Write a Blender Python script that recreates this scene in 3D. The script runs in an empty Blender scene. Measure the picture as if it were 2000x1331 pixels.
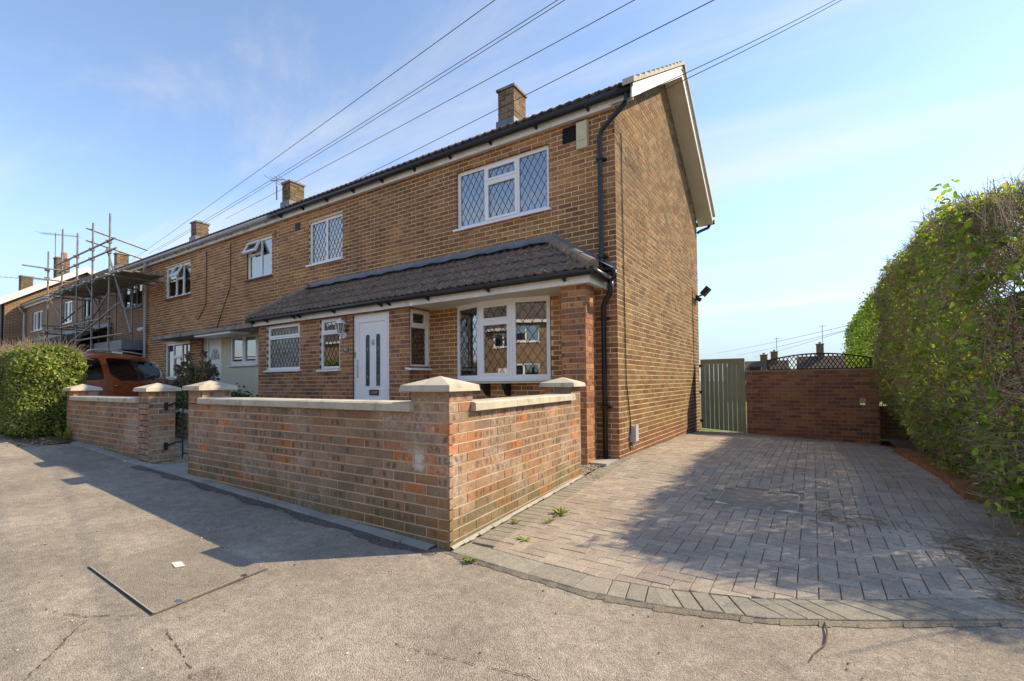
import bpy, math, random
import numpy as np
from mathutils import Vector, Matrix

# ------------------------------------------------------------------ camera, sky, sun, exposure
SC = bpy.context.scene
COL = SC.collection
YAW, PITCH, ROLL, HCAM = 0.573646, 0.0275828, -0.0092657, 1.186
FPX, CYPX = 908.6, 720.4
_f = Vector((-math.sin(YAW)*math.cos(PITCH), math.cos(YAW)*math.cos(PITCH), math.sin(PITCH)))
_r = Vector((math.cos(YAW), math.sin(YAW), 0)); _u = _r.cross(_f)
CR = _r*math.cos(ROLL) + _u*math.sin(ROLL)
CU = -_r*math.sin(ROLL) + _u*math.cos(ROLL)
CF = _f
CAMLOC = Vector((0, 0, HCAM))
cd = bpy.data.cameras.new('camera'); cam = bpy.data.objects.new('camera', cd); COL.objects.link(cam)
m = Matrix((( CR.x, CU.x, -CF.x, 0), (CR.y, CU.y, -CF.y, 0), (CR.z, CU.z, -CF.z, HCAM), (0, 0, 0, 1)))
cam.matrix_world = m
cd.sensor_width = 36; cd.sensor_fit = 'HORIZONTAL'; cd.lens = FPX/2000*36
cd.shift_y = (CYPX-665.5)/2000
cd.clip_start = 0.05; cd.clip_end = 2000
SC.camera = cam

SUNV = Vector((0.93, 0.90, 1.09)).normalized()
sun_el = math.asin(SUNV.z); sun_az = math.atan2(SUNV.x, SUNV.y)
W = bpy.data.worlds.new('World'); SC.world = W; W.use_nodes = True
def build_world():
    nt = W.node_tree; N = nt.nodes; L = nt.links; N.clear()
    out = N.new('ShaderNodeOutputWorld'); bg = N.new('ShaderNodeBackground')
    sky = N.new('ShaderNodeTexSky'); sky.sky_type = 'NISHITA'; sky.sun_disc = False
    sky.sun_elevation = sun_el; sky.sun_rotation = sun_az
    sky.air_density = 0.72; sky.dust_density = 0.12; sky.ozone_density = 4.5
    tc = N.new('ShaderNodeTexCoord'); sep = N.new('ShaderNodeSeparateXYZ'); L.new(tc.outputs['Generated'], sep.inputs[0])
    def math_(op, a, b=None, c=None):
        n = N.new('ShaderNodeMath'); n.operation = op
        for i, x in enumerate((a, b, c)):
            if x is None: continue
            if isinstance(x, (int, float)): n.inputs[i].default_value = x
            else: L.new(x, n.inputs[i])
        return n.outputs[0]
    zc = math_('MAXIMUM', math_('ADD', sep.outputs[2], 0.10), 0.02)
    px = math_('DIVIDE', sep.outputs[0], zc); py = math_('DIVIDE', sep.outputs[1], zc)
    comb = N.new('ShaderNodeCombineXYZ'); L.new(px, comb.inputs[0]); L.new(py, comb.inputs[1])
    def cloud(rot, scx, scy, nscale, detail, rough, dist, lo, hi, seed):
        mp = N.new('ShaderNodeMapping'); mp.inputs['Rotation'].default_value[2] = rot
        mp.inputs['Scale'].default_value = (scx, scy, 1); mp.inputs['Location'].default_value = (seed, seed*.7, seed*.3)
        L.new(comb.outputs[0], mp.inputs[0])
        nz = N.new('ShaderNodeTexNoise'); nz.inputs['Scale'].default_value = nscale; nz.inputs['Detail'].default_value = detail
        nz.inputs['Roughness'].default_value = rough; nz.inputs['Distortion'].default_value = dist
        L.new(mp.outputs[0], nz.inputs[0])
        mr = N.new('ShaderNodeMapRange'); mr.interpolation_type = 'SMOOTHSTEP'
        mr.inputs['From Min'].default_value = lo; mr.inputs['From Max'].default_value = hi
        L.new(nz.outputs[0], mr.inputs[0]); return mr.outputs[0]
    veil = cloud(0.55, .40, 1.3, 1.0, 9, .66, .7, .48, .78, 3.1)       # thin streaked cirrus
    puff = cloud(0.15, .20, .85, 1.4, 11, .60, .35, .50, .66, 11.3)       # banks of brighter cloud
    broad = cloud(0.9, .3, .45, .8, 4, .5, .2, .34, .74, 7.7)
    f1 = math_('MULTIPLY', veil, 0.38); f2 = math_('MULTIPLY', puff, 0.75); f3 = math_('MULTIPLY', broad, 0.05)
    # clouds draw closer together towards the horizon
    hz = N.new('ShaderNodeMapRange'); hz.inputs['From Min'].default_value = .0; hz.inputs['From Max'].default_value = .42
    hz.inputs['To Min'].default_value = 1.0; hz.inputs['To Max'].default_value = .35; L.new(sep.outputs[2], hz.inputs[0])
    f2 = math_('MULTIPLY', f2, hz.outputs[0])
    fac = math_('MINIMUM', math_('ADD', math_('ADD', f1, f2), f3), .9)
    # pale haze towards the horizon, the same all round
    hzf = N.new('ShaderNodeMapRange'); hzf.interpolation_type = 'SMOOTHSTEP'; hzf.inputs['From Min'].default_value = -.02; hzf.inputs['From Max'].default_value = .36
    hzf.inputs['To Min'].default_value = .97; hzf.inputs['To Max'].default_value = .0; L.new(sep.outputs[2], hzf.inputs[0])
    hm = N.new('ShaderNodeMix'); hm.data_type = 'RGBA'; L.new(hzf.outputs[0], hm.inputs[0]); L.new(sky.outputs[0], hm.inputs[6]); hm.inputs[7].default_value = HAZE
    mix = N.new('ShaderNodeMix'); mix.data_type = 'RGBA'
    L.new(fac, mix.inputs[0]); L.new(hm.outputs[2], mix.inputs[6]); mix.inputs[7].default_value = CLOUD
    L.new(mix.outputs[2], bg.inputs[0]); bg.inputs[1].default_value = SKY_STR
    L.new(bg.outputs[0], out.inputs[0])
SKY_STR = 0.15; CLOUD = (2.2, 2.4, 2.65, 1); HAZE = (1.15, 1.60, 2.2, 1)
build_world()
sd = bpy.data.lights.new('sun', 'SUN'); sd.energy = 2.3; sd.angle = math.radians(.53); sd.color = (1.0, .90, .74)
so = bpy.data.objects.new('sun', sd); COL.objects.link(so)
so.rotation_euler = (-SUNV).to_track_quat('-Z', 'Y').to_euler(); so.location = (20, 18, 30)
SC.view_settings.view_transform = 'Standard'; SC.view_settings.look = 'None'
SC.view_settings.exposure = 1.46; SC.view_settings.use_white_balance = True; SC.view_settings.white_balance_temperature = 8100; SC.view_settings.white_balance_tint = 9; SC.view_settings.gamma = 1.0; SC.view_settings.use_curve_mapping = False
SC.cycles.max_bounces = 8; SC.cycles.transparent_max_bounces = 16
SC.cycles.use_denoising = True

# ------------------------------------------------------------------ materials
MATS = {}
def new_mat(name):
    M = bpy.data.materials.new(name); M.use_nodes = True; nt = M.node_tree
    bsdf = nt.nodes['Principled BSDF']; MATS[name] = M
    return M, nt, nt.nodes, nt.links, bsdf
def noise(N, L, vec, scale, detail=4, rough=.55, dist=0):
    n = N.new('ShaderNodeTexNoise'); n.inputs['Scale'].default_value = scale; n.inputs['Detail'].default_value = detail
    n.inputs['Roughness'].default_value = rough; n.inputs['Distortion'].default_value = dist
    L.new(vec, n.inputs['Vector']); return n.outputs[0]
def maprange(N, L, x, a, b, c=0., d=1., smooth=False):
    n = N.new('ShaderNodeMapRange'); n.inputs['From Min'].default_value = a; n.inputs['From Max'].default_value = b
    n.inputs['To Min'].default_value = c; n.inputs['To Max'].default_value = d
    if smooth: n.interpolation_type = 'SMOOTHSTEP'
    L.new(x, n.inputs[0]); return n.outputs[0]
def mixc(N, L, fac, a, b, mode='MIX'):
    n = N.new('ShaderNodeMix'); n.data_type = 'RGBA'; n.blend_type = mode
    for i, x in ((0, fac), (6, a), (7, b)):
        if isinstance(x, (int, float)): n.inputs[i].default_value = x
        elif isinstance(x, (tuple, list)): n.inputs[i].default_value = (*x[:3], 1)
        else: L.new(x, n.inputs[i])
    return n.outputs[2]
def mth(N, L, op, a, b=None):
    n = N.new('ShaderNodeMath'); n.operation = op
    for i, x in enumerate((a, b)):
        if x is None: continue
        if isinstance(x, (int, float)): n.inputs[i].default_value = x
        else: L.new(x, n.inputs[i])
    return n.outputs[0]
def position(N): return N.new('ShaderNodeNewGeometry').outputs['Position']
def bumpn(N, L, h, strength, dist, bsdf):
    b = N.new('ShaderNodeBump'); b.inputs['Strength'].default_value = strength; b.inputs['Distance'].default_value = dist
    L.new(h, b.inputs['Height']); L.new(b.outputs[0], bsdf.inputs['Normal'])

def simple(name, base, rough=.6, var=.12, scale=6., fine=90., bump=.0, bdist=.003, metal=0., attr=False, spec=.5, stain=None, stain_amt=.5, stain_scale=1.6, coat=0):
    """One surface: base colour (or the 'Col' attribute) with broad and fine variation, optional stains and fine relief."""
    M, nt, N, L, b = new_mat(name)
    p = position(N)
    if attr:
        a = N.new('ShaderNodeAttribute'); a.attribute_name = 'Col'; c = a.outputs['Color']
    else: c = base
    v = maprange(N, L, noise(N, L, p, scale, 5), .3, .7, 1-var, 1+var)
    v2 = maprange(N, L, noise(N, L, p, fine, 3), .3, .7, 1-var*.7, 1+var*.7)
    vv = mth(N, L, 'MULTIPLY', v, v2)
    cc = N.new('ShaderNodeCombineColor'); 
    for i in range(3): L.new(vv, cc.inputs[i])
    col = mixc(N, L, 1.0, c, cc.outputs[0], 'MULTIPLY')
    if stain:
        s = maprange(N, L, noise(N, L, p, stain_scale, 8, .65, .4), .5, .72, 0, stain_amt, True)
        col = mixc(N, L, s, col, stain)
    L.new(col, b.inputs['Base Color'])
    b.inputs['Roughness'].default_value = rough; b.inputs['Metallic'].default_value = metal
    b.inputs['Specular IOR Level'].default_value = spec
    if coat: b.inputs['Coat Weight'].default_value = coat; b.inputs['Coat Roughness'].default_value = .04
    if bump: bumpn(N, L, noise(N, L, p, fine, 4, .6), bump, bdist, b)
    return M

def brick_mat(name, dark, kiss=.0, pale=.0, algae=False, soot=.0):
    """Brick face: colour from 'Col'; kiln marks across each brick from 'bk' (u, v, random); pale salts; algae by the ground."""
    M, nt, N, L, b = new_mat(name)
    p = position(N)
    a = N.new('ShaderNodeAttribute'); a.attribute_name = 'Col'; col = a.outputs['Color']
    k = N.new('ShaderNodeAttribute'); k.attribute_name = 'bk'
    s = N.new('ShaderNodeSeparateXYZ'); L.new(k.outputs['Vector'], s.inputs[0])
    if kiss:
        x = mth(N, L, 'ADD', mth(N, L, 'MULTIPLY', s.outputs[0], 3.3), mth(N, L, 'MULTIPLY', s.outputs[2], 17.))
        cell = mth(N, L, 'FLOOR', x); fr = mth(N, L, 'FRACT', x)
        wn = N.new('ShaderNodeTexWhiteNoise'); wn.noise_dimensions = '2D'
        cb = N.new('ShaderNodeCombineXYZ'); L.new(cell, cb.inputs[0]); L.new(s.outputs[2], cb.inputs[1]); L.new(cb.outputs[0], wn.inputs['Vector'])
        on = mth(N, L, 'GREATER_THAN', wn.outputs[0], .62)
        w2 = N.new('ShaderNodeTexWhiteNoise'); w2.noise_dimensions = '1D'; L.new(s.outputs[2], w2.inputs['W'])
        on2 = mth(N, L, 'GREATER_THAN', w2.outputs[0], 1-kiss)
        wob = mth(N, L, 'MULTIPLY', mth(N, L, 'SUBTRACT', noise(N, L, p, 45, 3), .5), .35)
        dx = mth(N, L, 'ABSOLUTE', mth(N, L, 'SUBTRACT', fr, .5)); dx = mth(N, L, 'ADD', dx, wob)
        dy = mth(N, L, 'ABSOLUTE', mth(N, L, 'SUBTRACT', s.outputs[1], .5)); dy = mth(N, L, 'ADD', dy, wob)
        mx = maprange(N, L, dx, .22, .38, 1, 0, True); my = maprange(N, L, dy, .24, .42, 1, 0, True)
        mk = mth(N, L, 'MULTIPLY', mth(N, L, 'MULTIPLY', mx, my), mth(N, L, 'MULTIPLY', on, on2))
        col = mixc(N, L, mth(N, L, 'MULTIPLY', mk, .62), col, dark)
    v = maprange(N, L, noise(N, L, p, 28, 6, .65), .25, .75, .72, 1.28)
    v2 = maprange(N, L, noise(N, L, p, 170, 3, .6), .25, .75, .82, 1.18)
    v3 = maprange(N, L, noise(N, L, p, 1.1, 5), .3, .7, .80, 1.20)
    vv = mth(N, L, 'MULTIPLY', mth(N, L, 'MULTIPLY', v, v2), v3)
    cc = N.new('ShaderNodeCombineColor')
    for i in range(3): L.new(vv, cc.inputs[i])
    col = mixc(N, L, 1., col, cc.outputs[0], 'MULTIPLY')
    if soot:
        sm = maprange(N, L, noise(N, L, p, .55, 6, .6, .6), .48, .66, 0, soot, True)
        col = mixc(N, L, sm, col, (.055, .042, .033))
    if pale:
        e = mth(N, L, 'MULTIPLY', maprange(N, L, noise(N, L, p, 2.2, 5), .47, .62, 0, 1, True), maprange(N, L, noise(N, L, p, 34, 5, .7), .42, .66, 0, 1, True))
        col = mixc(N, L, mth(N, L, 'MULTIPLY', e, pale), col, (.55, .50, .46))
        # the large white bloom on the street face beside the corner pier
        dd = N.new('ShaderNodeVectorMath'); dd.operation = 'DISTANCE'; L.new(p, dd.inputs[0]); dd.inputs[1].default_value = (-2.45, 2.51, .63)
        bl = maprange(N, L, mth(N, L, 'ADD', dd.outputs['Value'], mth(N, L, 'MULTIPLY', noise(N, L, p, 11, 5, .7), .34)), .17, .29, .85, 0, True)
        col = mixc(N, L, bl, col, (.66, .60, .56))
    if algae:
        sp = N.new('ShaderNodeSeparateXYZ'); L.new(p, sp.inputs[0])
        low = maprange(N, L, mth(N, L, 'ADD', sp.outputs[2], mth(N, L, 'MULTIPLY', noise(N, L, p, 3.2, 5), -.75)), -.38, .12, .62, 0, True)
        col = mixc(N, L, low, col, (.115, .115, .052))
    L.new(col, b.inputs['Base Color']); b.inputs['Roughness'].default_value = .88; b.inputs['Specular IOR Level'].default_value = .25
    h = mth(N, L, 'ADD', noise(N, L, p, 60, 5, .7), mth(N, L, 'MULTIPLY', noise(N, L, p, 240, 3, .6), .5))
    bumpn(N, L, h, .55, .004, b)
    return M

BR_DARK = (.045, .030, .028)
M_BRICK = brick_mat('stock_brick', (.12, .065, .04), kiss=.25, soot=.30)
M_PORCHB = brick_mat('red_multi_brick', BR_DARK, kiss=.75)
M_GWB = brick_mat('garden_wall_brick', (.085, .055, .05), kiss=.7, pale=.62, algae=True)
M_BACKB = brick_mat('rear_wall_brick', (.08, .04, .03), kiss=.2)
M_CHIMB = brick_mat('chimney_brick', (.05, .04, .03), kiss=.4, soot=.75)
M_MORTAR = simple('buff_mortar', (.76, .575, .345), .95, .18, 3, 120, .5, .004, stain=(.34, .25, .15), stain_amt=.45, stain_scale=1.2)
M_MORTG = simple('garden_wall_mortar', (.56, .455, .30), .95, .2, 3, 120, .5, .004, stain=(.22, .20, .10), stain_amt=.5, stain_scale=2)
M_MORTP = simple('porch_mortar', (.68, .51, .36), .95, .15, 4, 120, .4, .003)
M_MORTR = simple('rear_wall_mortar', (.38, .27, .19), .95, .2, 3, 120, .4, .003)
M_UPVC = simple('white_upvc', (.87, .87, .86), .32, .03, 3, 40)
M_UPVCD = simple('anthracite_frame', (.035, .038, .042), .4, .05, 3, 40)
M_FASCIA = simple('white_fascia', (.76, .72, .65), .5, .10, 2.5, 25, stain=(.33, .28, .21), stain_amt=.55, stain_scale=2.2)
M_SOFFIT = simple('soffit_board', (.70, .645, .55), .6, .07, 2.5, 25)
M_BARGE = simple('white_bargeboard', (.78, .77, .73), .45, .04, 2, 20)
M_BLACK = simple('black_plastic', (.016, .017, .019), .38, .2, 4, 60)
M_GREYPIPE = simple('grey_pipe', (.42, .43, .44), .45, .08, 4, 60)
M_IRON = simple('black_iron', (.014, .013, .012), .5, .25, 20, 120, .3, .001)
M_LEAD = simple('lead_flashing', (.155, .175, .205), .5, .22, 5, 30, .3, .004, stain=(.3, .31, .32), stain_amt=.35)
M_TILE = simple('roof_tile', (.085, .062, .052), .9, .35, 5, 70, .8, .006, stain=(.17, .145, .11), stain_amt=.5, stain_scale=5)
def lichen_tile():
    M, nt, N, L, b = new_mat('lichened_roof_tile'); p = position(N)
    v = maprange(N, L, noise(N, L, p, 9, 6, .65), .3, .7, .55, 1.5)
    cc = N.new('ShaderNodeCombineColor')
    for i in range(3): L.new(v, cc.inputs[i])
    col = mixc(N, L, 1., (.195, .130, .100), cc.outputs[0], 'MULTIPLY')
    mo = mth(N, L, 'MULTIPLY', maprange(N, L, noise(N, L, p, 3.5, 6, .6), .46, .62, 0, 1, True), maprange(N, L, noise(N, L, p, 40, 4, .6), .42, .6, 0, .7, True))
    col = mixc(N, L, mo, col, (.24, .195, .125))
    vo = N.new('ShaderNodeTexVoronoi'); vo.inputs['Scale'].default_value = 26; vo.inputs['Randomness'].default_value = 1; L.new(p, vo.inputs['Vector'])
    sc_ = N.new('ShaderNodeSeparateColor'); L.new(vo.outputs['Color'], sc_.inputs[0])
    spot = mth(N, L, 'MULTIPLY', maprange(N, L, vo.outputs['Distance'], .16, .30, 1, 0), mth(N, L, 'GREATER_THAN', sc_.outputs[0], .60))
    spot = mth(N, L, 'MULTIPLY', spot, maprange(N, L, noise(N, L, p, 1.7, 4), .42, .58, .15, 1))
    col = mixc(N, L, spot, col, (.58, .56, .48))
    L.new(col, b.inputs['Base Color']); b.inputs['Roughness'].default_value = .92; bumpn(N, L, noise(N, L, p, 70, 5, .7), .9, .006, b); return M
M_TILEM = lichen_tile()
M_RIDGE = simple('hip_tile_clay', (.24, .185, .135), .92, .35, 6, 60, .9, .008, stain=(.28, .25, .17), stain_amt=.6, stain_scale=7)
M_VERGE = simple('verge_mortar', (.48, .42, .33), .95, .2, 9, 60, .5, .004)
M_STONE = simple('cast_stone', (.52, .465, .365), .9, .16, 4.5, 110, .6, .004, stain=(.21, .185, .13), stain_amt=.75, stain_scale=5.5)
M_CONC = simple('concrete', (.34, .33, .30), .95, .15, 3, 120, .6, .004, stain=(.18, .16, .12), stain_amt=.5)
M_CONCC = simple('canopy_concrete', (.30, .28, .24), .95, .25, 4, 60, .5, .004, stain=(.03, .03, .025), stain_amt=.85, stain_scale=5)
M_CREAM = simple('cream_render', (.76, .66, .47), .9, .06, 3, 80, .3, .002)
M_ROOM = simple('room_plaster', (.50, .47, .42), .9, .05, 2, 30)
M_CURT = simple('net_curtain', (.62, .62, .60), .95, .1, 12, 60)
M_LEADCAME = simple('lead_came', (.045, .046, .048), .45, .1, 30, 90)
M_CREAMBOX = simple('cream_alarm_box', (.62, .54, .34), .5, .05, 8, 40)
M_AIRBRICK = simple('terracotta_airbrick', (.34, .20, .10), .9, .15, 20, 90)
M_REDSILL = simple('red_tile_sill', (.16, .035, .025), .7, .15, 10, 60)
M_WOODG = simple('green_painted_wood', (.29, .305, .215), .75, .14, 3, 70, .35, .003, stain=(.17, .175, .11), stain_amt=.4, stain_scale=3)
M_TREL = simple('brown_trellis', (.07, .045, .028), .85, .25, 12, 90, .4, .002)
M_STEEL = simple('galvanised_tube', (.23, .215, .19), .5, .22, 6, 60, .2, .002, metal=.45)
M_BOARD = simple('scaffold_board', (.21, .17, .115), .9, .25, 4, 50, .4, .003)
M_CHROME = simple('chrome', (.62, .62, .63), .2, .05, 10, 60, metal=1)
M_POT = simple('clay_pot', (.42, .15, .075), .85, .15, 10, 60)
M_PLASTG = simple('grey_plastic_box', (.48, .48, .49), .5, .08, 8, 60)
M_PAPER = simple('white_paper', (.66, .65, .61), .8, .05, 20, 90)
M_CARP = simple('copper_car_paint', (.46, .085, .018), .22, .06, 2, 8, metal=.25, coat=1)
M_CARBLK = simple('black_trim', (.018, .018, .020), .45, .1, 6, 60)
M_CARGL = simple('tinted_car_glass', (.006, .006, .007), .05, .05, 2, 8, spec=.6)
M_TYRE = simple('tyre_rubber', (.02, .02, .02), .85, .1, 20, 90)
M_RAIL = simple('silver_rail', (.72, .72, .71), .3, .04, 6, 60, metal=.4)
M_BARK = simple('bark', (.105, .080, .058), .95, .25, 12, 80, .6, .004)
M_TWIG = simple('twig', (.36, .275, .18), .9, .30, 10, 60, attr=False)
M_DRYTWIG = simple('dry_twig', (.27, .20, .125), .9, .3, 10, 60)
M_CORE = simple('hedge_core_fill', (.075, .062, .034), .95, .6, 14, 60, 1., .03)  # dark fill for the boxes added inside the hedges
M_SOIL = simple('soil_and_litter', (.105, .075, .048), .95, .45, 10, 90, 1., .012, stain=(.22, .165, .10), stain_amt=.8, stain_scale=22)
M_FARBR = simple('far_wall', (.27, .15, .085), .9, .1, 3, 30)

def leaf_mat(name, trans=.35, rough=.42):
    M, nt, N, L, b = new_mat(name)
    a = N.new('ShaderNodeAttribute'); a.attribute_name = 'Col'
    p = position(N)
    v = maprange(N, L, noise(N, L, p, 2.2, 3), .3, .7, .75, 1.25)
    cc = N.new('ShaderNodeCombineColor')
    for i in range(3): L.new(v, cc.inputs[i])
    col = mixc(N, L, 1., a.outputs['Color'], cc.outputs[0], 'MULTIPLY')
    L.new(col, b.inputs['Base Color']); b.inputs['Roughness'].default_value = rough; b.inputs['Specular IOR Level'].default_value = .45
    tr = N.new('ShaderNodeBsdfTranslucent'); tc = mixc(N, L, 1., col, (1.6, 1.6, .7), 'MULTIPLY'); L.new(tc, tr.inputs[0])
    mx = N.new('ShaderNodeMixShader'); mx.inputs[0].default_value = trans
    L.new(b.outputs[0], mx.inputs[1]); L.new(tr.outputs[0], mx.inputs[2])
    L.new(mx.outputs[0], N['Material Output'].inputs[0]); return M
M_LEAF = leaf_mat('privet_leaf', .58); M_LEAFD = leaf_mat('dense_hedge_leaf', .25, .5)

def glass_mat(name, ior=2.0, tint=(.80, .84, .84), wav=0.):
    M, nt, N, L, b = new_mat(name); N.remove(b)
    g = N.new('ShaderNodeBsdfGlossy'); g.inputs['Roughness'].default_value = .012
    t = N.new('ShaderNodeBsdfTransparent'); t.inputs[0].default_value = (*tint, 1)
    fr_ = N.new('ShaderNodeFresnel'); fr_.inputs[0].default_value = ior
    p = position(N)
    h = noise(N, L, p, 2.2, 2)
    bm = N.new('ShaderNodeBump'); bm.inputs['Strength'].default_value = .012 + wav; bm.inputs['Distance'].default_value = .02
    L.new(h, bm.inputs['Height']); L.new(bm.outputs[0], g.inputs['Normal'])
    ff = maprange(N, L, fr_.outputs[0], 0, 1, .30, 1.)
    mx = N.new('ShaderNodeMixShader'); L.new(ff, mx.inputs[0]); L.new(t.outputs[0], mx.inputs[1]); L.new(g.outputs[0], mx.inputs[2])
    L.new(mx.outputs[0], N['Material Output'].inputs[0]); return M
M_GLASS = glass_mat('window_glass', 2.1)
def obscure():
    M, nt, N, L, b = new_mat('textured_glass'); p = position(N)
    vo = N.new('ShaderNodeTexVoronoi'); vo.inputs['Scale'].default_value = 42; L.new(p, vo.inputs['Vector'])
    nz = noise(N, L, p, 3.5, 5, .6)
    c = mixc(N, L, maprange(N, L, nz, .35, .65, 0, 1), (.20, .175, .13), (.42, .39, .33))
    c = mixc(N, L, maprange(N, L, vo.outputs['Distance'], .1, .6, 0, .55), c, (.10, .09, .07))
    L.new(c, b.inputs['Base Color']); b.inputs['Roughness'].default_value = .16; b.inputs['Specular IOR Level'].default_value = .7
    bumpn(N, L, mth(N, L, 'ADD', vo.outputs['Distance'], nz), .5, .01, b); return M
M_OBSC = obscure()
M_DGLASS = simple('blue_stained_glass', (.020, .075, .105), .12, .5, 14, 50)
M_GOLD = simple('gold_glass_motif', (.30, .20, .06), .3, .2, 20, 60)

def paving(name, base, attr=False, fine=230, var=.35, big=.12, crack=False, bump=.8, speck=True, stain=None, stain_amt=.4):
    M, nt, N, L, b = new_mat(name); p = position(N)
    if attr:
        a = N.new('ShaderNodeAttribute'); a.attribute_name = 'Col'; col = a.outputs['Color']
    else: col = base
    vo = N.new('ShaderNodeTexVoronoi'); vo.inputs['Scale'].default_value = fine; L.new(p, vo.inputs['Vector'])
    g = N.new('ShaderNodeSeparateColor'); L.new(vo.outputs['Color'], g.inputs[0])
    v = maprange(N, L, g.outputs[0], 0, 1, 1-var, 1+var)
    v2 = maprange(N, L, noise(N, L, p, 1.3, 6, .6), .3, .7, 1-big, 1+big)
    v3 = maprange(N, L, noise(N, L, p, 14, 5, .65), .3, .7, 1-big*.8, 1+big*.8)
    vv = mth(N, L, 'MULTIPLY', mth(N, L, 'MULTIPLY', v, v2), v3)
    cc = N.new('ShaderNodeCombineColor')
    for i in range(3): L.new(vv, cc.inputs[i])
    col = mixc(N, L, 1., col, cc.outputs[0], 'MULTIPLY')
    if stain:
        s = maprange(N, L, noise(N, L, p, .9, 8, .65, .5), .5, .7, 0, stain_amt, True); col = mixc(N, L, s, col, stain)
    if crack:
        mp = N.new('ShaderNodeMapping'); mp.inputs['Scale'].default_value = (.42, .55, .5); L.new(p, mp.inputs[0])
        dn = N.new('ShaderNodeTexNoise'); dn.inputs['Scale'].default_value = 3.5; dn.inputs['Detail'].default_value = 8; L.new(mp.outputs[0], dn.inputs['Vector'])
        ad = N.new('ShaderNodeVectorMath'); ad.operation = 'MULTIPLY_ADD'; L.new(dn.outputs['Color'], ad.inputs[0]); ad.inputs[1].default_value = (.35, .35, .35); L.new(mp.outputs[0], ad.inputs[2])
        ve = N.new('ShaderNodeTexVoronoi'); ve.feature = 'DISTANCE_TO_EDGE'; ve.inputs['Scale'].default_value = 1.0; L.new(ad.outputs[0], ve.inputs['Vector'])
        ck = maprange(N, L, ve.outputs['Distance'], .0008, .0032, .75, 0)
        gate = maprange(N, L, noise(N, L, p, .8, 3), .48, .58, 0, 1, True)
        ck = mth(N, L, 'MULTIPLY', ck, gate)
        col = mixc(N, L, ck, col, (.05, .042, .033))
    L.new(col, b.inputs['Base Color']); b.inputs['Roughness'].default_value = .93; b.inputs['Specular IOR Level'].default_value = .2
    hh = mth(N, L, 'ADD', mth(N, L, 'MULTIPLY', vo.outputs['Distance'], -1.), mth(N, L, 'MULTIPLY', noise(N, L, p, 45, 3), .6))
    bumpn(N, L, hh, bump, .006, b)
    return M
M_PAVE = paving('weathered_asphalt', (.315, .272, .222), crack=False, fine=170, var=.30, big=.26, bump=.75, stain=(.215, .18, .145), stain_amt=.5)
M_PATCH = paving('coarse_asphalt_patch', (.255, .208, .175), fine=120, var=.36, big=.18, bump=.9)
M_TAR = paving('dark_tar_strip', (.15, .128, .118), fine=110, var=.5, bump=1.)
M_ROAD = paving('road_asphalt', (.20, .185, .165), fine=120, var=.4)
M_PAVER = paving('block_paver', None, attr=True, fine=260, var=.3, big=.15, stain=(.26, .20, .13), stain_amt=.30)
M_JOINT = paving('joint_sand', (.33, .275, .20), fine=240, var=.3)
M_GRAVEL = paving('gravel_bed', (.33, .275, .20), fine=60, var=.6, bump=1.)
M_COVER = paving('cover_infill', (.285, .245, .20), fine=190, var=.3, big=.15, stain=(.22, .18, .14), stain_amt=.4)
M_GRASS = simple('lawn_grass', (.10, .15, .025), .9, .4, 3, 60, .8, .02)
M_EARTH = simple('rough_ground', (.12, .12, .06), .95, .3, .3, 6)
M_PEB = simple('pebble', (.40, .34, .25), .8, .25, 30, 90, attr=True)

def brick_tex(name, scale=1.0, c1=(.26, .145, .075), c2=(.19, .10, .055), mo=(.42, .31, .2), axis='X'):
    """Far brickwork whose bricks are too small to tell apart."""
    M, nt, N, L, b = new_mat(name); p = position(N)
    s = N.new('ShaderNodeSeparateXYZ'); L.new(p, s.inputs[0]); c = N.new('ShaderNodeCombineXYZ')
    L.new(s.outputs[0 if axis == 'X' else 1], c.inputs[0]); L.new(s.outputs[2], c.inputs[1])
    t = N.new('ShaderNodeTexBrick'); t.inputs['Scale'].default_value = 1.0; t.inputs['Brick Width'].default_value = .225; t.inputs['Row Height'].default_value = .075
    t.inputs['Mortar Size'].default_value = .008; t.inputs['Color1'].default_value = (*c1, 1); t.inputs['Color2'].default_value = (*c2, 1); t.inputs['Mortar'].default_value = (*mo, 1)
    t.inputs['Bias'].default_value = 0; L.new(c.outputs[0], t.inputs['Vector'])
    v = maprange(N, L, noise(N, L, p, 1.2, 5), .3, .7, .8, 1.2)
    cc = N.new('ShaderNodeCombineColor')
    for i in range(3): L.new(v, cc.inputs[i])
    L.new(mixc(N, L, 1., t.outputs[0], cc.outputs[0], 'MULTIPLY'), b.inputs['Base Color']); b.inputs['Roughness'].default_value = .9
    bumpn(N, L, mth(N, L, 'SUBTRACT', 1., t.outputs['Fac']), .4, .006, b); return M
M_BTX = brick_tex('far_brickwork_front'); M_BTY = brick_tex('far_brickwork_side', axis='Y')

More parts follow.
